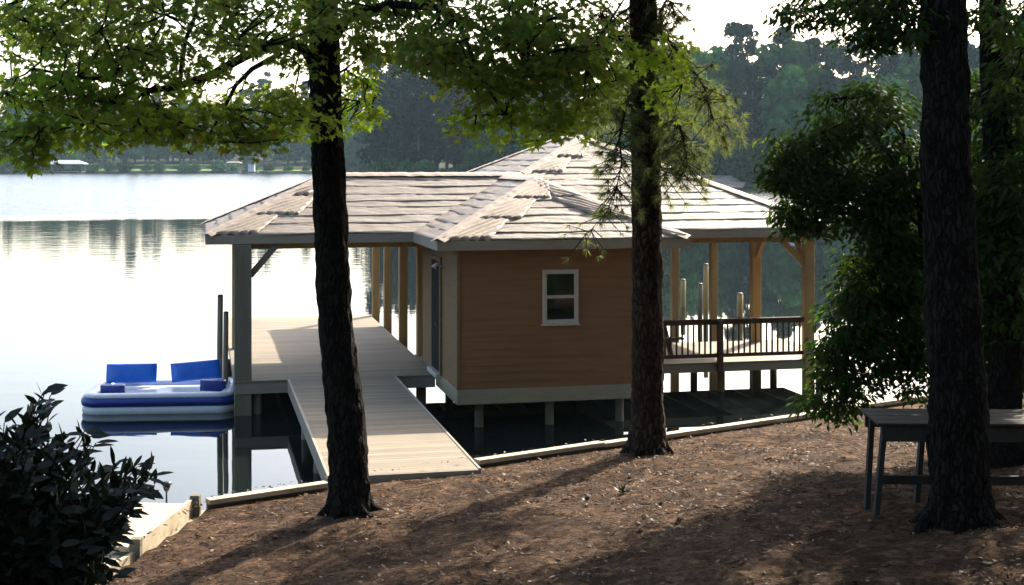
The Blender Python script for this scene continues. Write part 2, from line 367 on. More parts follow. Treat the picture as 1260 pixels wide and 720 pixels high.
# small ground plants
def sprout(x, y, r, label):
    t = thing('seedling', label, 'seedling', (x, y, gz(x, y)), group='small dark seedlings on the bank')
    mb = MB()
    for _ in range(26):
        a = ru(0, 6.3); L = r*ru(.5, 1); e = ru(.2, 1.2); d = Vector((math.cos(a)*math.cos(e), math.sin(a)*math.cos(e), math.sin(e)))
        s = Vector((-math.sin(a), math.cos(a), 0))*.018; p = d*L*.3; 
        mb.add([p, d*L*.7+s, d*L, d*L*.7-s], [(0, 1, 2, 3)])
    mb.build('leaves', M['laurel'], t); MB().tube([(0, 0, -.03), (0, 0, r*.6)], [.006, .003], 5).build('stem', M['bark_dark'], t)
sprout(*P(765, 598, 16.9)[:2], .17, 'dark tuft of leaves on the sunlit bank below the pine')
sprout(*P(722, 602, 16.6)[:2], .08, 'tiny dark sprout left of the larger tuft on the bank')
sprout(*P(812, 620, 15.8)[:2], .07, 'tiny dark sprout to the right of the larger tuft on the bank')

# ------------------------------------------------------------------ seawall edging, planks
def along(p, q, w, z0, z1, mb, jag=0):
    p = Vector((*p, 0)); q = Vector((*q, 0))
    mb.beam(p + Vector((0, 0, (z0+z1)/2)), q + Vector((0, 0, (z0+z1)/2)), w, z1-z0)
face_done = False
pts = [Vector((-3.85, 17.5)), Vector((-.5, 19.8)), Vector((5.14, 23.6)), Vector((16, 31))]
def ucut(u):     # where the waterline crosses the walkway edge
    a, b = pts[0], pts[1]; f = lambda q: (q.x+5.97)*math.cos(R(12.8)) + (q.y-26.9)*math.sin(R(12.8))
    return a.lerp(b, min(1, max(0, (u-f(a))/(f(b)-f(a)))))
for a, b in ((pts[0], ucut(1.55)), (ucut(3.74), pts[1]), (pts[1], pts[2]), (pts[2], pts[3])):
    if (b-a).length < .05: continue
    if a is pts[0]: sw = thing('seawall', 'short pale timber edging between the plank landing and the walkway', 'seawall'); cap = MB(); face = MB()
    elif len(face.v) and a.x > -1.2 and not face_done:
        cap.build('cap_board', M['timber'], sw); face.build('wall_board', M['wood_grey'], sw); face_done = True
        sw = thing('seawall', 'long pale timber edging holding the bank from the walkway past the pine to the right', 'seawall'); cap = MB(); face = MB()
    d = (b-a).normalized(); nn = Vector((-d.y, d.x)); L = (b-a).length; n = max(1, round(L/2.4))
    for k in range(n):
        p = a + d*(L*k/n+.005) + nn*.02; q = a + d*(L*(k+1)/n-.005) + nn*.02
        zt = .695 + ru(-.012, .012)
        along(p, q, .16, zt-.06, zt, cap)
        along(p+nn*.02, q+nn*.02, .06, -.6, zt-.062, face)
cap.build('cap_board', M['timber'], sw); face.build('wall_board', M['wood_grey'], sw)
wk = thing('plank_landing', 'stepped pale plank landing running along the bank left of the walkway', 'landing', (0, 0, 0))
# stepped planks going towards the camera at the left
a = Vector((-4.05, 17.45)); b = Vector((-4.22, 15.5)); c_ = Vector((-4.75, 13.0)); d_ = Vector((-5.9, 9.0))
def slab(p, q, w0, w1, z0, z1, name, mat):
    p = Vector((*p, 0)); q = Vector((*q, 0)); d = (q-p).normalized(); s = Vector((d.y, -d.x, 0))
    n = 7
    for k in range(n):
        u0, u1 = w0+(w1-w0)*k/n, w0+(w1-w0)*(k+1)/n-.012
        vs = []
        for e in (p, q):
            for u in (u0, u1):
                for z in (z0, z1): vs.append(e + s*u + Vector((0, 0, z)))
        mbx = slab.mb; mbx.add(vs, [(0, 1, 3, 2), (4, 6, 7, 5), (0, 4, 5, 1), (2, 3, 7, 6), (1, 5, 7, 3), (0, 2, 6, 4)])
slab.mb = MB(); slab(a, b, .0, .75, .60, .66, '', None); slab.mb.build('upper_planks', M['plank'], wk)
slab.mb = MB(); slab(b+Vector((-.05, -.01)), c_, .0, .8, .50, .56, '', None); slab.mb.build('middle_planks', M['plank'], wk)
slab.mb = MB(); slab(c_+Vector((-.05, -.01)), d_, .0, .8, .42, .48, '', None); slab.mb.build('lower_planks', M['plank'], wk)
mb = MB(); 
for p, q, z in ((a, b, .60), (b, c_, .50), (c_, d_, .42)):
    along(p, q, .05, -.5, z+.12, mb)
mb.build('edge_board', M['timber'], wk)
mb = MB()
for p, z in ((a+Vector((.04, .05)), .76), (b, .76), (c_, .68)):
    MB().box(p.x-.06, p.x+.06, p.y-.06, p.y+.06, -.5, z).build('corner_post', M['wood_grey'], wk)
# sand spit
mb = MB(); nx = 60; ny = 80
for j in range(ny+1):
    for i in range(nx+1):
        x = -9 + 5.2*i/nx; y = 12 + 8*j/ny
        e = shore_d(x, y) + 1.35 + .35*noise.noise(Vector((x*.9, y*.9, 1)))
        z = max(-.3, min(.50, e*.5)) + .03*noise.noise(Vector((x*3, y*3, 2)))
        mb.v.append((x, y, z if e > -1 else -.4))
for j in range(ny):
    for i in range(nx):
        k = j*(nx+1)+i; mb.f.append((k, k+1, k+nx+2, k+nx+1)); mb.sm.append(True)
tag(mb.build('beach', M['sand']), kind='structure')
# path lamp
lp = P(205, 628, 17.9)
t = thing('path_lamp', 'small black path light on a stake at the water edge', 'path light', (lp.x, lp.y, .42))
MB().tube([(0, 0, -.3), (0, 0, .29)], [.013, .013], 8).build('stake', M['steel'], t)
MB().tube([(0, 0, .28), (0, 0, .31), (0, 0, .37), (0, 0, .38)], [.018, .035, .055, .04], 12).build('lens', M['glass'], t)
MB().tube([(0, 0, .38), (0, 0, .395), (0, 0, .415), (0, 0, .42)], [.072, .072, .045, .01], 12).build('lamp_cap', M['steel'], t)

# ------------------------------------------------------------------ boathouse (local axes u, v, z)
E0 = (-5.97, 26.9); A = R(12.8); ZE = 3.53; SL = .45; ZD = .68
def uvw(u, v, z=0): return Vector((E0[0]+u*math.cos(A)-v*math.sin(A), E0[1]+u*math.sin(A)+v*math.cos(A), z))
bh = thing('boathouse', 'wooden boathouse with a wrinkled tan hipped roof, open posts and a small brown shed', 'boathouse', (E0[0], E0[1], 0), A)

def slope(mb, under, eave, up, s0, s1, lf, rf, c=.31, seed=0.):
    """eave(t)->(u,v) point on eave line at t ; up = plan direction upslope ; rows from s0 to s1"""
    e = Vector(eave[0]); dt = Vector(eave[1]); up = Vector(up)
    s = s0; row = 0
    while s < s1 - 1e-4:
        se = min(s + c*(1+.45*noise.noise(Vector((row*3.7+.4, seed+.3, 0)))), s1)
        R_ = 5
        l0, r0 = lf(s), rf(s); n = max(2, int((r0-l0)/.07))
        base = len(mb.v)
        for j in range(R_+1):
            ss = s + (se + (.02 if se < s1 else 0) - s)*j/R_
            for i in range(n+1):
                l, r = lf(min(ss, s1)), rf(min(ss, s1)); t = l + (r-l)*i/n
                sag = 0
                if j == 0: ss2 = ss + .05*noise.noise(Vector((t*.9, row*5+seed, 0))) + .010*noise.noise(Vector((t*5, row*5+seed, 3)))
                else: ss2 = ss
                pl = e + dt*t + up*ss2
                wr = .018*noise.noise(Vector((t*1.3, ss*11+seed, row)))+.006*noise.noise(Vector((t*7, ss*9, seed+row)))
                z = ZE + SL*ss2 + .011*(1-j/R_)*max(.08, .7+1.6*noise.noise(Vector((t*.7, row*2.3+seed, 8.5)))) + wr + .006
                if j == 0 and i not in (0, n): pass
                mb.v.append((pl.x, pl.y, z))
        # front lip
        lip = len(mb.v)
        for i in range(n+1):
            x, y, z = mb.v[base+i]; mb.v.append((x, y, z-.015))
        for j in range(R_):
            for i in range(n):
                k = base + j*(n+1)+i; mb.f.append((k, k+1, k+n+2, k+n+1)); mb.sm.append(True)
        for i in range(n): mb.f.append((lip+i, lip+i+1, base+i+1, base+i)); mb.sm.append(False)
        s = se; row += 1
    l0, r0, l1, r1 = lf(s0), rf(s0), lf(s1), rf(s1)
    q = [(l0, s0), (r0, s0), (r1, s1), (l1, s1)]
    vs = [(*(e+dt*t+up*s_), ZE+SL*s_-.06) for t, s_ in q]
    if abs(r1-l1) < 1e-3: under.add(vs[:3], [(0, 1, 2)])
    else: under.add(vs, [(0, 1, 2, 3)])
UM, UR, VB = 4.357, 13.35, 11.0
SL0, SR0, SF = 4.08, 8.93, -2.875
und = MB()
r = MB()
slope(r, und, ((0, 0), (1, 0)), (0, 1), 0, 2.55, lambda s: s, lambda s: UR-s, seed=1)
slope(r, und, ((0, 0), (1, 0)), (0, 1), 2.55, 4.4965, lambda s: UM+s, lambda s: UR-s, seed=2)
slope(r, und, ((UM, 0), (0, 1)), (1, 0), 0, 4.4965, lambda s: s, lambda s: VB-s, seed=3)
slope(r, und, ((UR, 0), (0, 1)), (-1, 0), 0, 4.4965, lambda s: s, lambda s: VB-s, seed=4)
slope(r, und, ((0, VB), (1, 0)), (0, -1), 0, 4.4965, lambda s: UM+s, lambda s: UR-s, seed=5)
r.build('main_roof', M['roof'], bh)
r = MB()
slope(r, und, ((0, 0), (0, 1)), (1, 0), 0, 2.55, lambda s: s, lambda s: 5.1-s, seed=6)
slope(r, und, ((0, 5.1), (1, 0)), (0, -1), 0, 2.55, lambda s: s, lambda s: UM+s, seed=7)
r.build('wing_roof', M['roof'], bh)
r = MB()
HS = (SR0-SL0)/2
slope(r, und, ((0, SF), (1, 0)), (0, 1), 0, HS, lambda s: SL0+s, lambda s: SR0-s, seed=8)
slope(r, und, ((SL0, 0), (0, 1)), (1, 0), 0, HS, lambda s: SF+s, lambda s: s+.02, seed=9)
slope(r, und, ((SR0, 0), (0, 1)), (-1, 0), 0, HS, lambda s: SF+s, lambda s: s+.02, seed=10)
r.build('shed_roof', M['roof'], bh)
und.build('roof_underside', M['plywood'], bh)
# folded patches beside the hips and hip caps
def folds(mb, e, dt, up, s0, s1, t0f, sign, w0, w1, ph):
    nt_, ns_ = 34, 12; base = len(mb.v); e = Vector(e); dt = Vector(dt); up = Vector(up)
    for j in range(ns_+1):
        s = s0+(s1-s0)*j/ns_
        for i in range(nt_+1):
            k = i/nt_; wd = w0 + (w1-w0)*(j/ns_)
            t = t0f(s) + sign*wd*k
            if i == nt_: t += .02*noise.noise(Vector((s*9, ph, 0)))
            f = math.sin((k*wd*1.0 - (s-s0)*.55 + .06*noise.noise(Vector((t*2, s*2, ph))))*2*math.pi/.19)
            amp = .026*min(1, k*3)*(1.15-j/ns_*.5)
            sq = s + (.03*noise.noise(Vector((t*6, ph, 1))) if j == 0 else 0)
            z = ZE+SL*sq + .048 + amp*f*(.9+.8*noise.noise(Vector((t*3, s*3, ph+7))))
            if i in (0,): z = ZE+SL*sq+.035
            if i == nt_: z = ZE+SL*sq+.02
            if j == 0: z -= .0
            pl = e+dt*t+up*sq; mb.v.append((pl.x, pl.y, z))
    for j in range(ns_):
        for i in range(nt_):
            q = base+j*(nt_+1)+i; mb.f.append((q, q+1, q+nt_+2, q+nt_+1)); mb.sm.append(True)
    lip = len(mb.v)
    for i in range(nt_+1):
        x, y, z = mb.v[base+i]; mb.v.append((x, y, z-.045))
    for i in range(nt_): mb.f.append((lip+i, lip+i+1, base+i+1, base+i)); mb.sm.append(False)
X1, U1 = (1, 0), (0, 1)
for s0, s1, w0, w1 in ((.02, .72, .95, .70), (.78, 1.5, 1.05, .75), (1.6, 2.1, .5, .35)): fp = MB(); folds(fp, (0, 0), X1, U1, s0, s1, lambda s: s+.02, 1, w0, w1, s0*9); fp.build('folded_lap', M['roof_cap'], bh)
for s0, s1, w0, w1 in ((.02, .72, .95, .75), (.76, 1.5, .95, .7), (1.56, 2.3, .95, .35)): fp = MB(); folds(fp, (0, SF), X1, U1, s0, s1, lambda s: SL0+s+.02, 1, w0, w1, 3+s0*9); fp.build('folded_lap', M['roof_cap'], bh)
for s0, s1, w0, w1 in ((.02, .7, .3, .3), (.76, 1.55, .75, .75), (1.6, 2.3, .6, .2)): fp = MB(); folds(fp, (0, SF), X1, U1, s0, s1, lambda s: SR0-s-.02, -1, w0, w1, 5+s0*9); fp.build('folded_lap', M['roof_cap'], bh)
for s0, s1, w0, w1 in ((1.9, 2.5, .75, .6), (2.62, 3.3, .9, .6), (3.4, 4.05, .8, .5)): fp = MB(); folds(fp, (0, 0), X1, U1, s0, s1, lambda s: UM+s+.02, 1, w0, w1, 11+s0*9); fp.build('folded_lap', M['roof_cap'], bh)
cp = MB()
def hipcap(p, q):
    p = Vector(p); q = Vector(q); L = (q-p).length; n = int(L/.06); d = (q-p).normalized(); s = Vector((d.y, -d.x, 0)).normalized()
    base = len(cp.v)
    for i in range(n+1):
        c = p+d*L*i/n; wv = .007*noise.noise(Vector((i*.5, p.x*3, p.y)))+.004*((i % 6)/6.)
        drop = .085 if abs(d.z) > .05 else .10
        for k, (o, h) in enumerate(((-.17, -drop), (-.08, -drop*.42), (0, 0), (.08, -drop*.42), (.17, -drop))):
            # hips fold at a shallower angle than the slope itself
            cp.v.append(tuple(c + s*o + Vector((0, 0, .052+h*.78+wv*(1+.15*k)))))
    for i in range(n):
        for k in range(4):
            a_ = base+i*5+k; cp.f.append((a_, a_+1, a_+6, a_+5)); cp.sm.append(True)
def zt(s): return ZE+SL*s
for p, q in (((0, 0, zt(0)), (2.55, 2.55, zt(2.55))), ((2.55, 2.55, zt(2.55)), (UM+2.55, 2.55, zt(2.55))), ((0, 5.1, zt(0)), (2.55, 2.55, zt(2.55))),
             ((UM+2.55, 2.55, zt(2.55)), (UM+4.4965, 4.4965, zt(4.4965))), ((UR, 0, zt(0)), (UR-4.4965, 4.4965, zt(4.4965))), ((UM+4.4965, 4.4965, zt(4.4965)), (UM+4.4965, VB-4.4965, zt(4.4965))),
             ((UM, VB, zt(0)), (UM+4.4965, VB-4.4965, zt(4.4965))), ((UR, VB, zt(0)), (UR-4.4965, VB-4.4965, zt(4.4965))),
             ((SL0, SF, zt(0)), (SL0+HS, SF+HS, zt(HS))), ((SR0, SF, zt(0)), (SL0+HS, SF+HS, zt(HS))), ((SL0+HS, SF+HS, zt(HS)), (SL0+HS, HS, zt(HS)))):
    hipcap(p, q)
cp.build('hip_cap', M['roof_cap'], bh)
# fascia
fz0, fz1 = 3.35, 3.525
def fas(x0, x1, y0, y1): MB().box(x0, x1, y0, y1, fz0, fz1, .004).build('fascia', M['fascia'], bh)
fas(0, SL0-.002, -.0, .04); fas(SR0+.002, UR, 0, .04); fas(0, .04, .042, 5.1); fas(.042, UM, 5.06, 5.1)
fas(UM, UM+.04, 5.1, VB-.042); fas(UM, UR, VB-.04, VB); fas(UR-.04, UR, .042, VB-.042)
fas(SL0, SR0, SF, SF+.04); fas(SL0, SL0+.04, SF+.042, .04); fas(SR0-.04, SR0, SF+.042, .04)
# soffit of shed
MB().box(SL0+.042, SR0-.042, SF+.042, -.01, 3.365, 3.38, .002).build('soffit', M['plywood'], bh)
# headers
def hd(p, q): MB().beam(p, q, .1, .24).build('header_beam', M['wood_tan'], bh)
zh = 3.235+.12
hd((.55, .32, zh), (4.4, .32, zh)); hd((8.3, .32, zh), (12.9, .32, zh)); hd((12.8, .4, zh), (12.8, 10.7, zh)); hd((4.68, 1.8, zh), (4.68, 10.7, zh))
hd((4.6, 10.78, zh), (12.9, 10.78, zh)); hd((.7, .4, zh), (.7, 4.7, zh)); hd((.75, 4.75, zh), (4.6, 4.75, zh))
# posts
def post(u, v, z0, z1=zh-.12, w=.2, m='wood_tan', lab=None):
    o = MB().box(u-w/2, u+w/2, v-w/2, v+w/2, z0, z1, .012).build('post', M[m], bh)
    if lab: tag(o, lab)
    return o
post(.72, .12, -1.2, 3.34, .33, 'wood_grey', 'thick grey front corner post of the open wing')
for v in (2.74, 5.5, 8.3, 10.75): post(4.68, v, -1.2, w=.2)
post(.72, 4.75, -1.2, w=.2)
for v, ww in ((.32, .21), (3.24, .22), (6.0, .17), (8.95, .2), (10.75, .2)): post(12.8, v, -1.2, w=ww)
post(9.0, 10.75, -1.2)
# braces
def brace(p, q, m='wood_tan'): MB().beam(p, q, .09, .12).build('brace', M[m], bh)
brace((.86, .12, 2.72), (1.38, .12, 3.33), 'wood_grey')
brace((12.72, .32, 2.72), (12.2, .32, 3.24))
brace((12.8, .42, 2.72), (12.8, .95, 3.24)); brace((12.8, 3.14, 2.72), (12.8, 2.65, 3.24))
MB().box(12.64, 12.96, 5.9, 6.16, 3.1, 3.24, .02).build('lift_bracket', M['steel'], bh)
# platform
def deck(name, u0, u1, v0, v1, rim=.22):
    o = MB().box(u0, u1, v0, v1, ZD-.035, ZD, .004).build('deck_floor', M['deck'], bh)
    mb = MB()
    mb.box(u0+.02, u1-.02, v0+.02, v0+.06, ZD-.037-rim, ZD-.037, .004); mb.box(u0+.02, u1-.02, v1-.06, v1-.02, ZD-.037-rim, ZD-.037, .004)
    mb.box(u0+.02, u0+.06, v0+.062, v1-.062, ZD-.037-rim, ZD-.037, .004); mb.box(u1-.06, u1-.02, v0+.062, v1-.062, ZD-.037-rim, ZD-.037, .004)
    k = u0+.5
    while k < u1-.2: mb.box(k, k+.045, v0+.062, v1-.062, ZD-.037-rim, ZD-.04, .002); k += .6
    mb.build('rim_joist', M['fascia'], bh)
deck('a', .55, 4.54, -.09, 11.0)
deck('c', 8.16, 13.62, .25, 3.45, .17)
deck('d', 4.56, 8.14, 1.72, 2.9)
# pilings under
mb = None
for u, v in ((1.0, .15), (4.3, .3), (1.0, 5), (4.3, 5), (1, 9), (9.3, .6), (10.9, .6), (9.3, 3.1), (11.2, 3.1), (13.2, .6), (13.2, 3.1), (5.0, -2.15), (6.35, -2.2), (7.75, -2.15), (5.0, 1), (7.8, 1)):
    MB().tube([(u, v, -1.4), (u, v, .44)], [.09, .085], 10).build('piling', M['wood_grey'], bh)
# shed
WU0, WU1, WV0, WV1 = 4.56, 8.10, -2.42, 1.68; WZ0, WZ1 = .745, 3.362
def siding(p, q, zb, zt_, nrm):
    mb = MB(); p = Vector(p); q = Vector(q); nrm = Vector(nrm); n = round((zt_-zb)/.147); h = (zt_-zb)/n
    for i in range(n):
        z0, z1 = zb+i*h, zb+(i+1)*h
        a0 = [(*(p+nrm*.016), z0), (*(q+nrm*.016), z0), (*(q+nrm*.003), z1), (*(p+nrm*.003), z1), (*(p+nrm*.0), z0), (*(q+nrm*.0), z0)]
        mb.add(a0, [(0, 1, 2, 3), (4, 5, 1, 0)])
    return mb
MB().box(WU0+.0, WU1, WV0, WV1, WZ0, WZ1-.002, .002).build('wall_core', M['plywood'], bh)
siding((WU0-.012, WV0-.003), (WU1+.012, WV0-.003), WZ0+.003, WZ1, (0, -1)).build('wall', M['siding'], bh)
tag(siding((WU0-.003, WV1), (WU0-.003, WV0-.0), WZ0+.003, WZ1, (-1, 0)).build('wall', M['side_siding'], bh), 'brown side wall in its own siding tone')
siding((WU1+.003, WV0), (WU1+.003, WV1), WZ0+.003, WZ1, (1, 0)).build('wall', M['siding'], bh)
siding((WU1, WV1+.003), (WU0, WV1+.003), WZ0+.003, WZ1, (0, 1)).build('wall', M['siding'], bh)
mb = MB(); mb.box(WU0-.035, WU0+.03, WV0-.036, WV0-.022, WZ0, WZ1-.003, .003); mb.box(WU0-.036, WU0-.022, WV0-.02, WV0+.06, WZ0, WZ1-.003, .003); mb.build('corner_trim', M['side_siding'], bh)
MB().box(WU0-.03, WU1+.03, WV0-.035, WV0+.0, .47, .743, .006).build('skirt_board', M['skirt'], bh)
MB().box(WU0-.035, WU0-.001, WV0+.002, -.1, .47, .743, .006).build('skirt_board', M['skirt'], bh)
MB().box(WU1+.001, WU1+.035, WV0+.002, WV1, .47, .743, .006).build('skirt_board', M['skirt'], bh)
MB().box(WU0, WU1, WV0+.002, WV1, .55, .742, .003).build('floor_frame', M['wood_grey'], bh)
# window on the front wall
def uof(px, v):            # u on plane v seen at px
    k = (px-CX)/F; c, s = math.cos(A), math.sin(A)
    return (k*(E0[1]+v*c) - E0[0] + v*s)/(c-k*s)
wu0, wu1 = uof(667, WV0), uof(711, WV0); wz0, wz1 = 1.925, 2.945
fr = MB(); y0, y1 = WV0-.062, WV0-.02; b = .055
fr.box(wu0, wu0+b, y0, y1, wz0, wz1); fr.box(wu1-b, wu1, y0, y1, wz0, wz1); fr.box(wu0+b+.001, wu1-b-.001, y0, y1, wz1-b, wz1); fr.box(wu0+b+.001, wu1-b-.001, y0, y1, wz0, wz0+b)
win = fr.build('window', M['white'], bh)
zm = (wz0+wz1)/2
for z0, z1, dy in ((zm+.0, wz1-b-.001, .006), (wz0+b+.001, zm-.002, .0)):
    sa = MB(); x0, x1 = wu0+b+.001, wu1-b-.001; g = .028; q0, q1 = y0+.012+dy, y0+.03+dy
    sa.box(x0, x0+g, q0, q1, z0, z1, .002); sa.box(x1-g, x1, q0, q1, z0, z1, .002); sa.box(x0+g+.001, x1-g-.001, q0, q1, z1-g, z1, .002); sa.box(x0+g+.001, x1-g-.001, q0, q1, z0, z0+g, .002)
    sa.build('sash', M['white'], win)
    MB().add([(x0+g, q0+.009, z0+g), (x1-g, q0+.009, z0+g), (x1-g, q0+.012, z1-g), (x0+g, q0+.012, z1-g)], [(0, 1, 2, 3)]).build('pane', M['glass'], win)
MB().box(wu0-.03, wu1+.03, y0-.02, y1, wz0-.03, wz0-.002).build('sill', M['white'], win)
# door on the left wall
dr = MB().box(WU0-.05, WU0-.02, -.62, .28, .80, 2.98).build('door', M['door'], bh)
df = MB(); df.box(WU0-.06, WU0-.018, -.72, -.63, .745, 3.08); df.box(WU0-.06, WU0-.018, .29, .38, .745, 3.08); df.box(WU0-.06, WU0-.018, -.629, .289, 2.99, 3.08); df.build('door_frame', M['side_siding'], dr)
MB().box(WU0-.14, WU0-.018, -.70, .36, .70, .79).build('threshold', M['white'], dr)
MB().tube([(WU0-.05, -.5, 1.75), (WU0-.11, -.5, 1.75)], [.012, .03], 10).build('handle', M['steel'], dr)
lamp_ = MB().tube([(WU0-.03, -.95, 2.9), (WU0-.16, -.95, 2.98), (WU0-.22, -.95, 2.9)], [.02, .03, .06], 10).build('wall_lamp', M['white'], bh)
# railing
rl = MB(); RV = .30
rl.box(8.16, 12.68, RV-.045, RV+.045, ZD+.88, ZD+.92, .006); rl.box(8.16, 12.68, RV-.02, RV+.02, ZD+.80, ZD+.878, .004); rl.box(8.16, 12.68, RV-.02, RV+.02, ZD+.10, ZD+.18, .004)
rail = rl.build('railing', M['deck_dark'], bh)
u = 8.24
while u < 12.64:
    if not 10.58 < u < 10.85: MB().box(u-.017, u+.017, RV-.017, RV+.017, ZD+.182, ZD+.798, .004).build('baluster', M['deck_dark'], rail)
    u += .128
MB().box(10.66, 10.78, RV-.15, RV-.048, ZD-.2, ZD+.90, .006).build('rail_post', M['deck_dark'], rail)
# walkway
wt = thing('walkway', 'plank walkway from the bank to the boathouse platform', 'walkway', (E0[0], E0[1], 0), A)
def toloc(x, y):
    dx, dy = x-E0[0], y-E0[1]; return (dx*math.cos(A)+dy*math.sin(A), -dx*math.sin(A)+dy*math.cos(A))
pl_, pr_ = toloc(*P(405, 585, 18.93)[:2]), toloc(*P(587, 577, 19.4)[:2])
wv0 = -8.62; wu_l, wu_r = 1.62, 3.68
MB().box(wu_l, wu_r, wv0, -.095, ZD-.035, ZD, .004).build('deck_floor', M['deck'], wt)
mb = MB(); mb.box(wu_l-.045, wu_l-.002, wv0, -.095, ZD-.24, ZD+.012, .005); mb.box(wu_r+.002, wu_r+.045, wv0, -.095, ZD-.24, ZD+.012, .005); mb.box(wu_l, wu_r, wv0-.04, wv0-.002, ZD-.24, ZD-.002, .004)
mb.box(wu_l+.9, wu_l+.95, wv0, -.1, ZD-.24, ZD-.037, .004); mb.build('rim_joist', M['fascia'], wt)
for u, v in ((1.75, -2.6), (3.55, -2.6), (1.75, -5.3), (3.55, -5.3)): MB().tube([(u, v, -1.4), (u, v, ZD-.05)], [.09, .085], 10).build('piling', M['wood_grey'], wt)

# picnic table behind the railing
c = uvw(9.3, 1.7, ZD)
t = thing('picnic_table', 'dark wooden picnic table on the deck behind the railing', 'picnic table', c, A)
MB().box(-.85, .85, -.38, .38, .70, .75).build('tabletop', M['deck_dark'], t)
for s in (-1, 1):
    MB().box(-.85, .85, s*.72-.14, s*.72+.14, .42, .46).build('bench_seat', M['deck_dark'], t)
    MB().beam((s*.6, -.75, .0), (s*.6, -.2, .7), .05, .1, (1, 0, 0)).build('leg', M['deck_dark'], t)
    MB().beam((s*.6+.06, .75, .0), (s*.6+.06, .2, .7), .05, .1, (1, 0, 0)).build('leg', M['deck_dark'], t)
    MB().beam((s*.6-.05, -.8, .38), (s*.6-.05, .8, .38), .05, .09).build('cross_bar', M['deck_dark'], t)

# free mooring pilings
def mooring(px, Y, ztop, r, label, m='wood_tan'):
    x = (px-CX)/F*Y
    t = thing('mooring_piling', label, 'piling', (x, Y, 0), group='mooring pilings')
    MB().tube([(0, 0, -1.5), (0.01, 0, ztop*.5), (.02, 0, ztop)], [r*.85, r*.82, r*.78], 12, .08, px).build('shaft', M[m], t)
    MB().tube([(.02, 0, ztop), (.02, 0, ztop+.03)], [r*.88, r*.5], 12).build('cap', M['steel'], t)
mooring(270, 29.3, 2.12, .075, 'taller grey piling beside the blue float', 'wood_grey')
mooring(277, 28.6, 1.84, .065, 'shorter grey piling between the float and the corner post', 'wood_grey')
mooring(840, 47, .92, .11, 'short tan piling in the water seen just right of the pine trunk')
mooring(861, 44, 1.05, .10, 'weathered piling left of the slim tan one beyond the deck', 'wood_grey')
mooring(868, 43, 1.75, .10, 'slim tall tan piling beyond the deck, beside the bracketed post')
mooring(910, 44, .74, .12, 'short stubby piling in open water between two right roof posts')

# ------------------------------------------------------------------ float
fl = thing('lounge_float', 'blue and white inflatable lounge float with two blue backrests', 'inflatable float', (-7.08, 28.25, 0), R(5)); fl.scale = (1.02, 1, .84)
def rr(w, d, r, n=8):
    pts = []
    for cx, cy, a0 in ((w/2-r, d/2-r, 0), (-w/2+r, d/2-r, 90), (-w/2+r, -d/2+r, 180), (w/2-r, -d/2+r, 270)):
        for k in range(n+1): a = R(a0+90*k/n); pts.append((cx+r*math.cos(a), cy+r*math.sin(a), a))
    return pts
def ring(w, d, r, prof):
    mb = MB(); P_ = rr(w, d, r); n = len(P_); m = len(prof)
    for x, y, a in P_:
        for o, z in prof: mb.v.append((x+math.cos(a)*o, y+math.sin(a)*o, z + .008*noise.noise(Vector((x*4, y*4, z*9)))))
    for i in range(n):
        for k in range(m-1):
            i2 = (i+1) % n; mb.f.append((i*m+k, i2*m+k, i2*m+k+1, i*m+k+1)); mb.sm.append(True)
    return mb
W_, D_ = 2.95, 2.1
hull = ring(W_, D_, .35, [(-.12, -.1), (-.03, -.06), (.01, .05), (.0, .15), (-.03, .17)]).build('hull', M['vinyl'], fl)
ring(W_, D_, .35, [(-.03, .165), (.015, .19), (.03, .27), (.015, .35), (-.03, .375)]).build('blue_band', M['navy'], fl)
tp = ring(W_, D_, .35, [(-.03, .37), (-.01, .40), (-.06, .45), (-.17, .47), (-.28, .44), (-.33, .38), (-.34, .30)]).build('top_tube', M['vinyl'], fl)
q = rr(W_-.66, D_-.66, .2); MB().add([(x, y, .34) for x, y, a in q], [tuple(range(len(q)))]).build('floor', M['vinyl'], fl)
def cushion(name, mat, w, h, d, loc, rx, ry=0, rz=0, parent=fl):
    bm = bmesh.new(); bmesh.ops.create_cube(bm, size=1)
    bmesh.ops.subdivide_edges(bm, edges=bm.edges[:], cuts=7, use_grid_fill=True)
    for v_ in bm.verts:
        x, y, z = v_.co*2; puff = (1-x**4)*(1-z**4)
        v_.co = Vector((x*w/2, y*d/2*(.45+.55*puff) + .01*math.sin(x*9)*puff*(1 if y > 0 else -1), z*h/2))
    Mx = Matrix.Translation(loc) @ Matrix.Rotation(rz, 4, 'Z') @ Matrix.Rotation(ry, 4, 'Y') @ Matrix.Rotation(rx, 4, 'X')
    bm.transform(Mx); me = bpy.data.meshes.new(name); 
    for f in bm.faces: f.smooth = True
    bm.to_mesh(me); bm.free(); me.materials.append(mat); return link(bpy.data.objects.new(name, me), parent)
cushion('backrest', M['blue'], 1.0, .46, .16, (-.78, .62, .66), R(-12), R(0))
cushion('backrest', M['blue'], 1.0, .46, .16, (.52, .62, .70), R(-12), R(-5), R(4))
cushion('head_cushion', M['navy'], .46, .24, .22, (-.95, -.45, .47), R(10)); cushion('head_cushion', M['navy'], .5, .27, .22, (.98, -.35, .52), R(10), R(3))
for x in (-1.2, 1.25): MB().tube([(x, -.2, .46), (x, 0, .56), (x, .2, .46)], [.018]*3, 8).build('grab_handle', M['vinyl'], fl)
MB().tube([(1.1, .9, .45), (1.25, .98, .5), (1.42, 1.05, .62)], [.008]*3, 6).build('mooring_rope', M['vinyl'], fl)

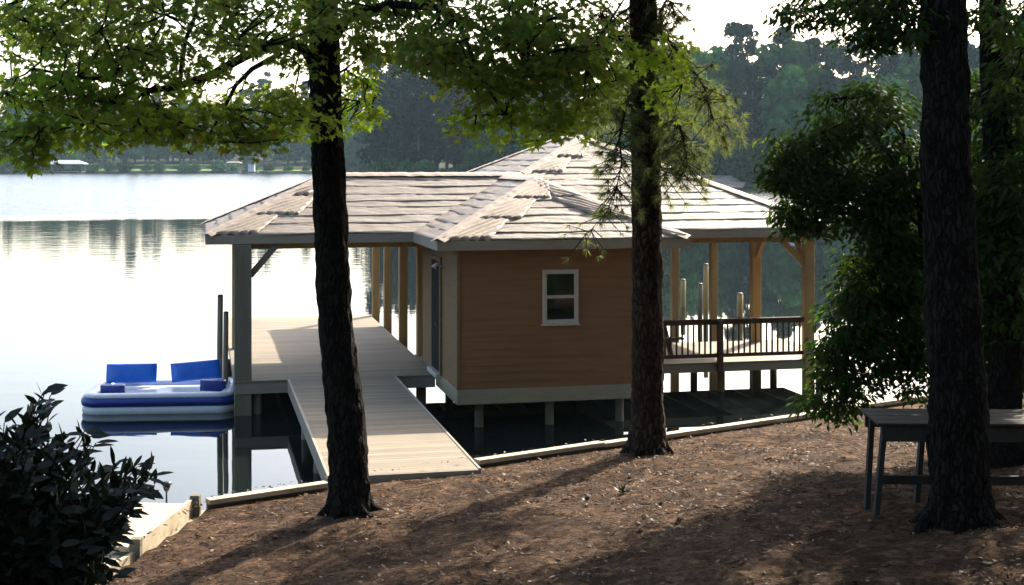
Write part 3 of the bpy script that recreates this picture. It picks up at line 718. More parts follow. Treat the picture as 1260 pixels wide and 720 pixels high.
# ------------------------------------------------------------------ workbench at the right
gzt = gz(4.3, 14.3)
tb = thing('outdoor_table', 'weathered grey wooden table behind the big right trunk', 'table', (4.62, 14.2, gzt), R(-2))
zt_ = 2.37-gzt; hl = .95
for k in range(4):
    MB().box(-hl, hl, -.42+k*.21, -.42+k*.21+.2, zt_-.03, zt_).build('top_plank', M['table'], tb)
MB().box(-hl+.05, hl-.05, -.40, -.36, zt_-.19, zt_-.033).build('apron', M['table'], tb)
MB().box(-hl+.05, hl-.05, .36, .40, zt_-.19, zt_-.033).build('apron', M['table'], tb)
for x, y, dx, h in ((-.86, -.32, -.10, .05), (-.86+.02, .32, -.06, .06), (-.30, .32, -.09, .05), (-.22, -.32, -.09, .05), (.82, -.32, -.03, .05), (.82, .32, -.03, .05)):
    MB().beam((x+dx, y, -h-.15), (x, y, zt_-.035), .09, .05, (1, 0, 0)).build('leg', M['table'], tb)
MB().beam((-.86, -.1, .3), (.82, -.1, .3), .04, .09).build('stretcher', M['table'], tb)

# ------------------------------------------------------------------ foliage builders
MAPLE = [(0, 0), (.28, -.10), (.5, -.32), (.48, -.02), (.95, .05), (.62, .28), (.8, .62), (.38, .5), (0, 1.05), (-.38, .5), (-.8, .62), (-.62, .28), (-.95, .05), (-.48, -.02), (-.5, -.32), (-.28, -.10)]
OVAL = [(0, 0), (.16, .25), (.2, .55), (.12, .85), (0, 1.05), (-.12, .85), (-.2, .55), (-.16, .25)]
BROAD = [(0, 0), (.3, .2), (.36, .55), (.2, .85), (0, 1.1), (-.2, .85), (-.36, .55), (-.3, .2)]
def leaf(mb, p, d, nrm, s, shape, fold=.15):
    d = d.normalized(); x = d.cross(nrm)
    if x.length < 1e-4: x = Vector((1, 0, 0))
    x.normalize(); n = x.cross(d)
    vs = [p + x*(a*s*.62) + d*(b*s) + n*(fold*s*abs(a)*1.0 - .12*s*b*b) for a, b in shape]
    mb.add(vs, [tuple(range(len(shape)))])
def clump_leaves(mb, c, r, n, s, shape, droop=.4, flat=.45):
    for _ in range(n):
        a = ru(0, 6.283); rr_ = r*math.sqrt(rnd()); o = Vector((math.cos(a)*rr_, math.sin(a)*rr_, ru(-1, 1)*r*flat))
        d = Vector((o.x, o.y, 0)).normalized()*ru(.3, 1) + Vector((ru(-.5, .5), ru(-.5, .5), -droop*ru(.3, 1.6)))
        nn = Vector((ru(-.6, .6), ru(-.6, .6), 1))
        leaf(mb, c+o, d, nn, s*ru(.6, 1.25), shape)
def bez(p, q, sag, n=8, wig=.08, seed=0):
    p = Vector(p); q = Vector(q); L = (q-p).length; out = []
    for i in range(n+1):
        t = i/n; v_ = p.lerp(q, t) + Vector((0, 0, -sag*4*t*(1-t)*L)); k = math.sin(math.pi*t)*wig*L
        v_ += Vector((noise.noise(Vector((t*3, seed, 0))), noise.noise(Vector((t*3, seed, 5))), noise.noise(Vector((t*3, seed, 9)))))*k
        out.append(v_)
    return out
class Tree:
    def __init__(s, name, label, cat, base, group=None):
        s.t = thing(name, label, cat, base, 0, group); s.b = Vector(base); s.br = []; s.lv = {}
    def trunk(s, pts, rs, mat, n=56, sub=26, rough=.11):
        # resample
        P2, R2 = [], []
        for i in range(len(pts)-1):
            for k in range(sub):
                t = k/sub; P2.append(Vector(pts[i]).lerp(Vector(pts[i+1]), t)); R2.append(rs[i]+(rs[i+1]-rs[i])*t)
        P2.append(Vector(pts[-1])); R2.append(rs[-1])
        if pts[0] == s.b and rs[0] > .28:
            for k in range(6):
                a = k*1.05+s.b.x; L = ru(.22, .42); r0 = rs[1]*.42
                q = [Vector((math.cos(a)*rs[1]*.62, math.sin(a)*rs[1]*.62, .42)), Vector((math.cos(a)*rs[1]*.95, math.sin(a)*rs[1]*.95, .16))]
                for f_ in (.5, 1.0):
                    x, y = math.cos(a+.2*f_)*(rs[1]+L*f_), math.sin(a+.2*f_)*(rs[1]+L*f_); q.append(Vector((x, y, gz(s.b.x+x, s.b.y+y)-s.b.z-.02-.04*f_)))
                MB().tube(q, [r0*.6, r0*.85, r0*.6, r0*.25], 12, .15, k).build('root', mat, s.t)
        Ps = [P2[0]] + [(P2[i-1]+P2[i]*2+P2[i+1])/4 for i in range(1, len(P2)-1)] + [P2[-1]]
        MB().tube([p-s.b for p in Ps], R2, n, rough, s.b.x).build('trunk', mat, s.t); s.tp = P2; s.bm = mat
        return s
    def branch(s, pts, r0, r1, build=True):
        n = len(pts); MB().tube([Vector(p)-s.b for p in pts], [r0+(r1-r0)*i/(n-1) for i in range(n)], 7).build('branch', s.bm, s.t)
        s.br += [Vector(p) for p in pts]
    def twigs(s):
        if getattr(s, 'tw', None) and s.tw.f: s.tw.build('twigs', s.bm, s.t)
    def spray(s, c, r, n, size, shape, key, **k):
        """a clump of leaves at c joined by a twig to the nearest limb"""
        c = Vector(c); mb = s.lv.setdefault(key, MB())
        if not hasattr(s, 'tw'): s.tw = MB()
        src = s.br if s.br else s.tp
        q = min(src, key=lambda p: (p-c).length)
        if (q-c).length < 3.2: s.tw.tube([p-s.b for p in bez(q, c, .03, 4, .12, c.x*7)], [.012, .010, .008, .006, .004], 4, cap=False); s.br.append(c) if rnd() < .35 else None
        clump_leaves(mb, c-s.b, r, n, size, shape, **k)
    def finish(s):
        for key, mb in s.lv.items():
            o = mb.build('foliage', M[key], s.t)
            if key in ('maple_lit',): o['label'] = 'leaves with sunlight put into their bright yellow green colour'
        s.twigs()
def zone(tree, cx, cy, rx, ry, y0, y1, nclump, r, n, size, shape, key, **k):
    for _ in range(nclump):
        a = ru(0, 6.283); q = math.sqrt(rnd()); px, py = cx+rx*q*math.cos(a), cy+ry*q*math.sin(a)
        tree.spray(P(px, py, ru(y0, y1)), r*ru(.6, 1.2), int(n*ru(.6, 1.3)), size, shape, key, **k)

# ---- left tree with low limbs
B = Vector((-1.96, 16.7, gz(-1.96, 16.7)-.08))
T1 = Tree('broadleaf_tree', 'dark leaning trunk left of the walkway with leafy limbs reaching over the lake', 'tree', B)
Y = 16.7
tp = [B, P(430, 585, Y), P(424, 500, Y), P(413, 400, Y), P(408, 300, Y), P(404, 200, Y), P(400, 100, Y), P(397, 0, Y), P(392, -200, Y), P(396, -500, Y), P(392, -800, Y)]
T1.trunk(tp, [.30, .235, .225, .205, .20, .19, .182, .175, .16, .12, .05], M['bark_dark'])
def bp(*l): return [P(*q) for q in l]
T1.branch(bp((394, 90, 16.7), (375, 60, 16.4), (345, 48, 16.1), (300, 70, 15.7), (255, 95, 15.4), (215, 107, 15.1), (180, 112, 14.8), (140, 98, 14.5), (95, 95, 14.2), (40, 84, 14)), .075, .012)
T1.branch(bp((345, 66, 16.4), (310, 85, 16), (290, 105, 15.8), (275, 135, 15.6), (258, 165, 15.5), (235, 190, 15.4)), .035, .008)
T1.branch(bp((222, 92, 15.2), (228, 50, 15.2), (240, 20, 15.3), (246, -20, 15.3)), .028, .02)
T1.branch(bp((398, 20, 16.7), (350, -30, 16.2), (280, -60, 15.5), (180, -50, 14.8), (80, -20, 14.2), (0, 10, 13.8)), .08, .015)
T1.branch(bp((400, 60, 16.7), (430, 20, 16.3), (480, 5, 15.9), (540, 10, 15.5), (600, 40, 15.2), (650, 70, 15), (700, 60, 14.8)), .07, .012)
T1.branch(bp((402, 100, 16.7), (425, 85, 17), (445, 100, 17.2), (465, 115, 17.4)), .02, .006)
T1.branch(bp((560, 18, 15.4), (590, 90, 15.4), (620, 140, 15.4), (670, 160, 15.4)), .03, .006)
T1.branch(bp((400, -60, 16.7), (470, -90, 17), (580, -60, 17.4), (680, -20, 17.6), (760, 20, 17.8)), .07, .01)
for z_ in [  # cx cy rx ry y0 y1 clumps
    (200, 20, 215, 55, 13.5, 16.5, 150), (100, 45, 100, 45, 13.5, 15.5, 40), (330, 20, 80, 40, 15, 17, 34), (200, 80, 90, 22, 14.3, 15.8, 26), (370, 70, 28, 22, 16, 17.2, 10)]:
    zone(T1, *z_[:6], int(z_[6]*.8), .28, 27, .082, MAPLE, 'maple')
for z_ in [(60, 130, 70, 34, 13.5, 15, 44), (150, 150, 70, 32, 14, 15.4, 40), (230, 145, 60, 36, 14.6, 15.8, 36), (310, 150, 60, 38, 15, 16.5, 40), (365, 135, 35, 36, 15.5, 17.5, 22), (30, 170, 40, 20, 13.6, 14.4, 14), (38, 195, 8, 10, 13.8, 14, 3)]:
    zone(T1, *z_[:6], int(z_[6]*.72), .27, 24, .085, MAPLE, 'maple')
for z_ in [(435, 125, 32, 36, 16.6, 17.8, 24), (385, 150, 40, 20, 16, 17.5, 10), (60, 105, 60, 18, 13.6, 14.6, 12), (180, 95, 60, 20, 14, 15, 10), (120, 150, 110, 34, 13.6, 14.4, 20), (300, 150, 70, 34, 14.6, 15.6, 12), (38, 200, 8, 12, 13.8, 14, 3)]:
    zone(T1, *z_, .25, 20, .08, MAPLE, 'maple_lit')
for z_ in [(480, 20, 75, 50, 15, 17, 60), (600, 40, 110, 55, 14.5, 16.5, 110), (560, 85, 60, 28, 14.8, 16, 26), (690, 40, 70, 60, 14.5, 17, 60), (650, 110, 70, 40, 14.8, 16.2, 46), (455, 60, 30, 30, 16, 17, 12), (720, 105, 40, 40, 15, 17, 24)]:
    zone(T1, *z_[:6], int(z_[6]*.8), .28, 27, .082, MAPLE, 'maple')
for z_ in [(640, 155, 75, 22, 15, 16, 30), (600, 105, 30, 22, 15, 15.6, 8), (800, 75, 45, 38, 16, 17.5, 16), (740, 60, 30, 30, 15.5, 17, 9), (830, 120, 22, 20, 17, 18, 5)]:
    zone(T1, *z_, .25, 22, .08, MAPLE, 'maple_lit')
T1.branch(bp((700, 60, 14.8), (740, 55, 15.6), (780, 60, 16.6), (830, 90, 17.4)), .014, .005)
# upper crown above the picture
for _ in range(330):
    a = ru(0, 6.283); q = math.sqrt(rnd())*4.0; z = ru(8.2, 13.5)
    T1.spray((-2.3+q*math.cos(a), 16.7+q*math.sin(a), z), .6, 16, .16, BROAD, 'canopy')
for _ in range(330):  # extra leaf mass added out of view to shade the foreground
    a = ru(0, 6.283); q = math.sqrt(rnd())*3.2; z = ru(7.5, 9.6)
    c = Vector((1.2+q*math.cos(a), 18.2+q*math.sin(a), z))
    if c.z < 5+.1159*(c.y+.6)+.25: continue
    T1.spray(c, .55, 18, .17, BROAD, 'canopy')
T1.finish()

# ---- pine at the shoreline
B = Vector((2.03, 20.7, gz(2.03, 20.7)-.08)); Y = 20.7
T2 = Tree('pine_tree', 'straight brown pine trunk standing at the water edge in front of the shed', 'tree', B)
T2.trunk([B, P(797, 525, Y), P(797, 480, Y), P(797, 350, Y), P(795, 200, Y), P(792, 60, Y), P(792, -100, Y), P(794, -300, Y), P(790, -700, Y), P(790, -1000, Y)], [.33, .255, .235, .222, .212, .205, .20, .18, .13, .04], M['bark_pine'])
def needles(mb, c, n, L, w=.0042, dirn=None):
    for _ in range(n):
        d = Vector((ru(-1, 1), ru(-1, 1), ru(-1, .7))).normalized()
        if dirn: d = (d + dirn*.7).normalized()
        s = d.cross(Vector((ru(-1, 1), ru(-1, 1), ru(-1, 1)))).normalized()*w
        b_ = d*L*ru(.6, 1.1); g_ = Vector((0, 0, -.03))
        mb.add([c-s, c+s, c+b_+g_], [(0, 1, 2)])
ndl = MB(); twm = MB()
def pinebranch(pts, r0, r1, dens=7, L=.17, nb=26):
    T2.branch(pts, r0, r1)
    for i in range(1, len(pts)):
        a_, b_ = Vector(pts[i-1]), Vector(pts[i])
        for k in range(int(dens*3.6)):
            p = a_.lerp(b_, rnd()); e = p + Vector((ru(-.35, .35), ru(-.35, .35), ru(-.40, .15)))
            twm.tube([p-B, p.lerp(e, .5)-B, e-B], [.008, .006, .004], 4, cap=False)
            needles(ndl, e-B, int(nb*1.5), L, dirn=(e-p).normalized()); needles(ndl, p.lerp(e, .6)-B, nb//2, L*.8)
pb = lambda *l: [P(*q) for q in l]
pinebranch(pb((800, 20, 20.7), (818, 45, 20.3), (845, 75, 19.9), (868, 110, 19.6), (878, 150, 19.4)), .035, .008, 6)
pinebranch(pb((800, 90, 20.7), (820, 120, 20.4), (835, 150, 20.2), (845, 190, 20.1), (838, 220, 20.0)), .03, .008, 8)
pinebranch(pb((806, 60, 20.7), (850, 100, 21), (885, 130, 21.3), (890, 165, 21.5)), .025, .006, 8)
pinebranch(pb((790, 95, 20.7), (770, 130, 20.3), (762, 170, 20.1), (765, 200, 20), (758, 235, 19.9)), .028, .007, 7)
pinebranch(pb((790, 60, 20.7), (760, 100, 21), (735, 130, 21.3), (722, 150, 21.4)), .025, .007, 7)
pinebranch(pb((790, 10, 20.7), (762, 30, 20.4), (748, 10, 20.2), (730, 20, 20)), .03, .008, 6)
pinebranch(pb((800, 130, 20.7), (812, 170, 20.6), (822, 200, 20.5), (816, 230, 20.5)), .018, .006, 6)
pinebranch(pb((812, 15, 20.7), (820, 0, 20.5), (830, 5, 20.3)), .02, .007, 6)
pinebranch(pb((758, 235, 19.9), (745, 262, 19.8), (728, 282, 19.7), (720, 288, 19.7)), .006, .004, 2, .13, 12)
ndl.build('foliage', M['needle'], T2.t); twm.build('twigs', M['bark_pine'], T2.t)
T2.lv = {}
for k in range(14):
    z = 7.9+k*.75; a = k*2.4; L = 3.6-k*.12
    p0 = Vector((2.03, 20.7, z)); p1 = p0+Vector((math.cos(a)*L, math.sin(a)*L, .5)); T2.branch(bez(p0, p1, .05, 6, .05, k), .05, .015)
    for _ in range(120 if k < 7 else 50):
        t = ru(.1, 1.1); c = p0.lerp(p1, t)+Vector((ru(-1.3, 1.3), ru(-1.3, 1.3), ru(-.3, .3)))
        if c.z < 5+235*c.y/F: continue
        clump_leaves(T2.lv.setdefault('canopy', MB()), c-B, .5, 30, .2, BROAD, flat=.6)
for key, mb in T2.lv.items(): mb.build('crown', M[key], T2.t)

# ---- big dark trunk right
B = Vector((4.27, 13.15, gz(4.27, 13.15)-.08)); Y = 13.15
T3 = Tree('large_tree', 'thick black trunk in the right foreground in front of the grey table', 'tree', B)
T3.trunk([B, P(1182, 610, Y), P(1179, 500, Y), P(1174, 400, Y), P(1169, 300, Y), P(1164, 200, Y), P(1163, 100, Y), P(1160, 0, Y), P(1158, -150, Y), P(1150, -500, Y), P(1150, -900, Y)], [.34, .28, .262, .25, .237, .228, .212, .21, .20, .16, .06], M['bark_dark'])
T3.branch(bp((1158, -20, 13.15), (1100, -10, 13.4), (1040, 5, 13.6), (990, 12, 13.8), (960, 20, 13.9)), .045, .008)
T3.branch(bp((1165, -60, 13.15), (1220, -40, 13), (1280, -20, 12.8)), .05, .01)
for z_ in [(1040, 8, 80, 24, 13.2, 14.2, 54), (1110, 20, 40, 42, 12.9, 13.8, 44), (990, 22, 30, 14, 13.5, 14, 7), (1080, 45, 40, 18, 13.2, 13.9, 14), (1205, 14, 30, 40, 13.4, 14, 12), (1245, 60, 25, 50, 13.5, 14.5, 14), (1250, 25, 25, 35, 12.5, 13.5, 9)]:
    zone(T3, *z_, .22, 26, .085, BROAD, 'shrub')
for _ in range(170):
    a = ru(0, 6.283); q = math.sqrt(rnd())*4; z = ru(7.6, 13)
    c = Vector((4.6+q*math.cos(a), 13.8+q*math.sin(a), z))
    if c.z < 5+225*c.y/F+.3: continue
    T3.spray(c, .6, 16, .17, BROAD, 'canopy')
T3.finish()
# ---- thinner tree behind at right edge
B = Vector((6.15, 17.2, gz(6.15, 17.2)-.08)); Y = 17.2
T4 = Tree('slender_tree', 'slim dark trunk behind and right of the thick black one', 'tree', B)
T4.trunk([B, P(1238, 500, Y), P(1236, 350, Y), P(1230, 200, Y), P(1223, 100, Y), P(1221, 0, Y), P(1222, -200, Y), P(1220, -600, Y)], [.24, .19, .18, .172, .165, .155, .14, .04], M['bark_dark'])
for k, (px, py) in enumerate(((1262, 120), (1275, 190), (1190, 260), (1270, 330), (1195, 400))):
    T4.branch(bez(P(1228, py-40, 17.2), P(px, py, 17+(k % 2)*.5), .02, 5, .1, k), .03, .008)
for z_ in [(1255, 170, 28, 100, 16.3, 18, 34), (1262, 60, 16, 40, 16.5, 18, 8), (1240, 330, 55, 90, 16.5, 18.5, 70), (1200, 250, 30, 100, 17.6, 19, 40), (1230, 440, 55, 50, 17.5, 19, 44), (1198, 120, 18, 30, 17.8, 19, 14), (1235, 260, 40, 60, 17.8, 19.5, 30), (1200, 480, 45, 26, 17.5, 19, 12)]:
    z_ = (*z_[:6], int(z_[6]*1.9)); zone(T4, *z_, .34, 40, .12, BROAD, 'shrub')
for _ in range(260):
    a = ru(0, 6.283); q = math.sqrt(rnd())*4.6; z = ru(8, 13)
    c = Vector((6.6+q*math.cos(a), 18.6+q*math.sin(a), z))
    if c.z < 5+225*c.y/F+.4: continue
    T4.spray(c, .7, 16, .18, BROAD, 'canopy')
T4.finish()
# ---- understorey tree hanging over the deck end
B = Vector((6.1, 18.9, gz(6.1, 18.9)-.05))
T5 = Tree('understorey_tree', 'bushy green understorey tree overhanging the right end of the deck', 'tree', B)
T5.trunk([B, P(1150, 440, 18.8), P(1140, 340, 18.6), P(1130, 240, 18.4), P(1110, 160, 18.2)], [.09, .075, .06, .045, .02], M['bark_dark'], 12, 6)
for k, l in enumerate((((1140, 330, 18.6), (1080, 270, 18.2), (1020, 240, 18), (960, 200, 17.8)), ((1142, 350, 18.6), (1080, 330, 18.3), (1030, 330, 18)), ((1146, 400, 18.7), (1080, 400, 18.4), (1020, 440, 18.2)),
      ((1148, 440, 18.8), (1080, 460, 18.4), (1020, 500, 18.2)), ((1130, 240, 18.4), (1080, 170, 18), (1040, 120, 17.8)), ((1135, 280, 18.5), (1060, 220, 18.2), (1000, 180, 18)), ((1090, 270, 18.3), (1020, 260, 17.9), (970, 265, 17.7)))):
    T5.branch([P(*q) for q in l], .03, .006)
for z_ in [(1060, 140, 60, 34, 17.6, 19, 34), (1000, 185, 50, 26, 17.5, 18.5, 24), (1110, 215, 50, 45, 17.8, 19, 44), (1000, 228, 55, 26, 17.5, 18.4, 28), (1060, 250, 50, 34, 17.7, 19, 36), (1000, 265, 36, 20, 17.5, 18.2, 14), (965, 215, 26, 26, 17.4, 18, 9), (975, 272, 22, 14, 17.4, 18, 6),
           (1090, 320, 45, 45, 17.8, 19, 46), (1105, 270, 40, 60, 18.2, 19.4, 34), (1070, 350, 45, 30, 17.9, 19, 26), (1120, 350, 30, 70, 18.4, 19.4, 30), (1110, 400, 55, 55, 17.9, 19, 62), (1050, 395, 36, 26, 17.8, 18.6, 20), (1050, 450, 45, 34, 17.8, 18.8, 34), (1120, 455, 40, 30, 18, 19, 14), (1030, 495, 35, 18, 17.9, 18.6, 14)]:
    z_ = (*z_[:6], int(z_[6]*1.9)); zone(T5, *z_, .28, 36, .095, BROAD, 'shrub')
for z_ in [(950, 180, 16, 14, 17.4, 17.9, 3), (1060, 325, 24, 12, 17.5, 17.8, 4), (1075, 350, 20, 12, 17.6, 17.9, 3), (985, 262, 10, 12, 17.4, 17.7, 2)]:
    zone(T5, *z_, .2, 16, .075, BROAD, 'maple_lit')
T5.finish()
B = Vector((10.2, 20.6, gz(10.2, 20.6)-.1))  # tree added out of view at the right to cast shade on the bank
T7 = Tree('added_shade_tree', 'spreading shade tree at the right, its crown above the picture', 'tree', B)
T7.trunk([B, B+Vector((0, 0, 3)), B+Vector((-.2, .1, 6)), B+Vector((-.3, 0, 9)), B+Vector((-.2, 0, 13))], [.3, .24, .2, .15, .05], M['bark_dark'])
for k in range(9):
    a = k*.75; T7.branch(bez(B+Vector((-.3, 0, 7+k*.4)), B+Vector((4.6*math.cos(a)-1, 4.6*math.sin(a), 9+k*.45)), -.05, 6, .05, k), .06, .015)
for _ in range(620):
    a = ru(0, 6.283); q = math.sqrt(rnd())*5.2; z = ru(8.4, 14)
    c = Vector((9+q*math.cos(a), 20+q*math.sin(a), z))
    if c.z < 5+235*c.y/F+.4: continue
    T7.spray(c, .65, 16, .18, BROAD, 'canopy')
T7.finish()
# sprig near the top (limb of a tree further right)
# ---- laurel bush at left foreground
B = Vector((-3.95, 9.9, gz(-3.9, 9.9)-.3))
T6 = Tree('laurel_bush', 'dark glossy laurel bush in the lower left foreground', 'bush', B)
T6.trunk([B, B+Vector((.1, .05, .6)), B+Vector((.25, .1, 1.2))], [.05, .04, .02], M['bark_dark'], 8, 4)
def lstem(px, py, Y, n=16, s=.115):
    tip = P(px, py, Y); root = B + Vector((ru(-.2, .2), ru(-.2, .2), ru(.2, .6)))
    pts = bez(root, tip, -.08, 8, .06, px); T6.tw = getattr(T6, 'tw', None) or MB(); T6.tw.tube([p-B for p in pts], [.012-.001*i for i in range(9)], 5)
    mb = T6.lv.setdefault('laurel', MB()); s *= 1.15; ax = (pts[-1]-pts[-3]).normalized()
    for k in range(n):
        t = 1-k/n*.62; i = min(7, int(t*8)); p = pts[i].lerp(pts[i+1], t*8-i); a = k*2.4+px
        side = (ax.cross(Vector((math.cos(a), math.sin(a), .1)))).normalized()
        d = ax*ru(.5, .9)+side*ru(.6, 1.0)
        leaf(mb, p-B, d, Vector((side.y, -side.x, .8+rnd())), s*ru(.75, 1.2), BROAD if rnd() < .5 else OVAL, .2)
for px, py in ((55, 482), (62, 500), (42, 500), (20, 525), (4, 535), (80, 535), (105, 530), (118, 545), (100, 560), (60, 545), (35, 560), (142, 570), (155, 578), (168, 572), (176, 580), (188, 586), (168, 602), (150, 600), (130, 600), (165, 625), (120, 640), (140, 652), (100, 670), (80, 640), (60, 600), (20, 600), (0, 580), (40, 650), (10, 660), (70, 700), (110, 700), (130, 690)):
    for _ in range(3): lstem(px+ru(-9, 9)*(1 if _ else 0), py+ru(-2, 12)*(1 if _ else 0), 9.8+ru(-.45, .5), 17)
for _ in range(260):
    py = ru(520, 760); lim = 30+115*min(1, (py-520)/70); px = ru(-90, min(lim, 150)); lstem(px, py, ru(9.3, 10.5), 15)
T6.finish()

# ------------------------------------------------------------------ far shore
FS = [(-2500, 900), (-900, 620), (-300, 545), (-150, 538), (-60, 530), (-34, 470), (-36, 330), (-28, 298), (-5, 285), (25, 262), (60, 250), (110, 235), (220, 215), (420, 260), (900, 300), (2500, 400)]
mb = MB(); off = [(0, -.8), (1.5, .35), (14, 2.2), (60, 4.5), (200, 12), (900, 34), (5000, 60)]
m_ = len(off)
def inland(k):
    x, y = FS[k]; a_ = FS[max(0, k-1)]; b_ = FS[min(len(FS)-1, k+1)]; d = Vector((b_[0]-a_[0], b_[1]-a_[1])).normalized(); n1 = Vector((-d.y, d.x)); n2 = Vector((x, y)).normalized()
    return n1, n2
for k, (x, y) in enumerate(FS):
    n1, n2 = inland(k)
    for d, z in off:
        w1 = max(0, 1-d/80); q = (n1*w1 + n2*(1-w1)); mb.v.append((x+q.x*d, y+q.y*d, z + (2*noise.noise(Vector((x*.01, d*.01, 0))) if d > 50 else 0)))
for k in range(len(FS)-1):
    for i in range(m_-1):
        a_ = k*m_+i; mb.f.append((a_, a_+m_, a_+m_+1, a_+1)); mb.sm.append(True)
tag(mb.build('far_shore', M['far_land']), kind='structure')
def patch(name, pts, mat, hz=.25):
    v = [Vector(p) for p in pts]; n = len(v)
    tag(MB().add([p+Vector((0, 0, hz)) for p in v]+[p-Vector((0, 0, 1)) for p in v], [tuple(range(n))]+[(i, (i+1) % n, (i+1) % n+n, i+n) for i in range(n)]).build(name, mat), kind='structure')
patch('lawn', [(-163, 540.5, .6), (-108, 537.5, .6), (-112, 566, 3.0), (-160, 568, 3.0)], M['lawn'], .3)
patch('lawn', [(-100, 536, .6), (-74, 533, .6), (-78, 556, 2.0), (-100, 558, 2.0)], M['lawn'], .3)
patch('dirt_bank', [(27, 257, -.1), (42, 252, -.1), (46, 268, 1.8), (29, 273, 2.2)], M['far_dirt'], .1)

def far_crown(n, w, h, z0, q, seed, conif=False):
    random.seed(seed); mb = MB(); lobes = []
    for _ in range(34 if not conif else 48):
        if conif:
            t = rnd(); t = t**.85*.95; rad = w*(1-t)**.5*.8; a = ru(0, 6.283); lobes.append((Vector((math.cos(a)*rad*ru(.3, 1), math.sin(a)*rad*ru(.3, 1), z0+h*t)), w*.42*(1.05-t*.5), .6))
        else:
            a = ru(0, 6.283); t = ru(.05, 1); rad = w*math.sqrt(max(0, 1-(2*t-.9)**2*.85))*.78*ru(.3, 1); lobes.append((Vector((math.cos(a)*rad, math.sin(a)*rad, z0+h*t*.92)), w*ru(.25, .42), .7))
    for _ in range(n):
        c, r_, fl_ = random.choice(lobes); d = Vector((random.gauss(0, 1), random.gauss(0, 1), random.gauss(0, 1))).normalized()
        p = c + Vector((d.x*r_, d.y*r_, d.z*r_*fl_))*ru(.6, 1.1); s = q*ru(.5, 1.2)
        u_ = d.cross(Vector((ru(-1, 1), ru(-1, 1), ru(-1, 1)))).normalized(); v_ = d.cross(u_).normalized(); u_ = (u_ + d*ru(-.6, .6)).normalized()
        mb.add([p-u_*s, p-v_*s*.7+u_*s*.2, p+u_*s, p+v_*s*.8], [(0, 1, 2, 3)])
    return mb
def proto(name, label, cat, group, seed, kind):
    t = thing(name, label, cat, (0, 0, 0), 0, group)
    if kind == 'leaf':
        far_crown(3000, 5.6, 18, 1.6, .56, seed).build('crown', M['far_leaf'], t); MB().tube([(0, 0, -1), (.2, 0, 8), (0, .2, 17)], [.4, .3, .1], 7).build('trunk', M['far_bark'], t)
    elif kind == 'pine':
        far_crown(3600, 4.6, 23, 3, .40, seed, True).build('crown', M['far_pine'], t); MB().tube([(0, 0, -1), (.1, 0, 12), (0, 0, 26)], [.38, .3, .06], 7).build('trunk', M['far_bark'], t)
    else:
        far_crown(1500, 2.6, 3.2, .1, .28, seed).build('crown', M['far_leaf'], t); MB().tube([(0, 0, -.5), (0, 0, 1.5)], [.12, .05], 6).build('trunk', M['far_bark'], t)
    return t
def fz(k, x=0, y=0): return 0
GRP = {
 'L': ('hazy broadleaf tree in the distant wood across the lake at left', 'distant wood across the lake at left'),
 'LP': ('hazy pine in the distant wood across the lake at left', 'pines in the distant wood at left'),
 'C': ('tall dark pine in the stand beyond the low roof ridge', 'dark pines beyond the roof ridge'),
 'R': ('blue green broadleaf tree on the wooded shore beyond the roof at right', 'wooded shore beyond the roof at right'),
 'RP': ('dark conifer on the wooded shore beyond the roof at right', 'conifers beyond the roof at right'),
 'S': ('leafy shrub at the water foot of the wooded shore behind the big roof', 'shrubs at the foot of the wooded shore'),
 'LS': ('dark shrub along the waterline of the distant left shore', 'shrubs along the distant left shore')}
protos = {}
def put(key, kind, x, y, z, s, rz):
    name = {'leaf': 'broadleaf_tree', 'pine': 'conifer_tree', 'bush': 'shore_shrub'}[kind]
    L = protos.setdefault((key, kind), [])
    if len(L) < 3:
        st = random.getstate(); t = proto(name, GRP[key][0], {'leaf': 'tree', 'pine': 'tree', 'bush': 'shrub'}[kind], GRP[key][1], 100+len(L)*7+len(protos), kind) if key in ('L', 'LP', 'LS') else None
        if t is None:
            src = protos[{'R': ('L', 'leaf'), 'C': ('LP', 'pine'), 'RP': ('LP', 'pine'), 'S': ('LS', 'bush')}[key]][len(L)]; t = copy_tree(src); t['label'] = GRP[key][0]; t['group'] = GRP[key][1]
        random.setstate(st); L.append(t); o = t
    else: o = copy_tree(random.choice(L))
    s *= .84 if (kind == 'pine' and key == 'RP') else 1
    o.location = (x, y, z); o.scale = (s*ru(.9, 1.15), s*ru(.9, 1.15), s*ru(.9, 1.12)); o.rotation_euler = (0, 0, rz)
random.seed(22)
def seg(key, kinds, a_, b_, n, d0, d1, s0, s1, base=1.5):
    for i in range(n):
        t = (i+ru(.2, .8))/n; x = a_[0]+(b_[0]-a_[0])*t; y = a_[1]+(b_[1]-a_[1])*t; d = ru(d0, d1)
        nrm = Vector((x, y)).normalized(); k = random.choice(kinds); kk = key+('P' if k == 'pine' and key in 'LR' else '')
        put(kk, k, x+nrm.x*d, y+nrm.y*d, base+d*.05, ru(s0, s1), ru(0, 6))
seg('L', ['leaf'], (-330, 550), (-60, 534), 64, 34, 50, .95, 1.25, 1.0)
seg('L', ['leaf', 'leaf', 'pine'], (-360, 550), (-40, 536), 60, 55, 80, 1.15, 1.5, 2.0)
seg('L', ['leaf'], (-70, 532), (-36, 480), 6, 4, 9, .7, 1.0, .6)
seg('L', ['leaf'], (-340, 550), (-170, 540), 22, 5, 12, .8, 1.05, .5)
seg('LS', ['bush'], (-300, 547), (-62, 532), 34, 2.5, 4, .8, 1.4, .1)
seg('C', ['pine'], (-31, 302), (-8, 292), 9, 5, 12, .90, 1.08, .8)
seg('C', ['pine'], (-31, 306), (-6, 296), 9, 16, 30, .9, 1.1, 1.5)
seg('R', ['leaf', 'leaf', 'pine'], (-8, 288), (30, 264), 14, 6, 14, .95, 1.2, .8)
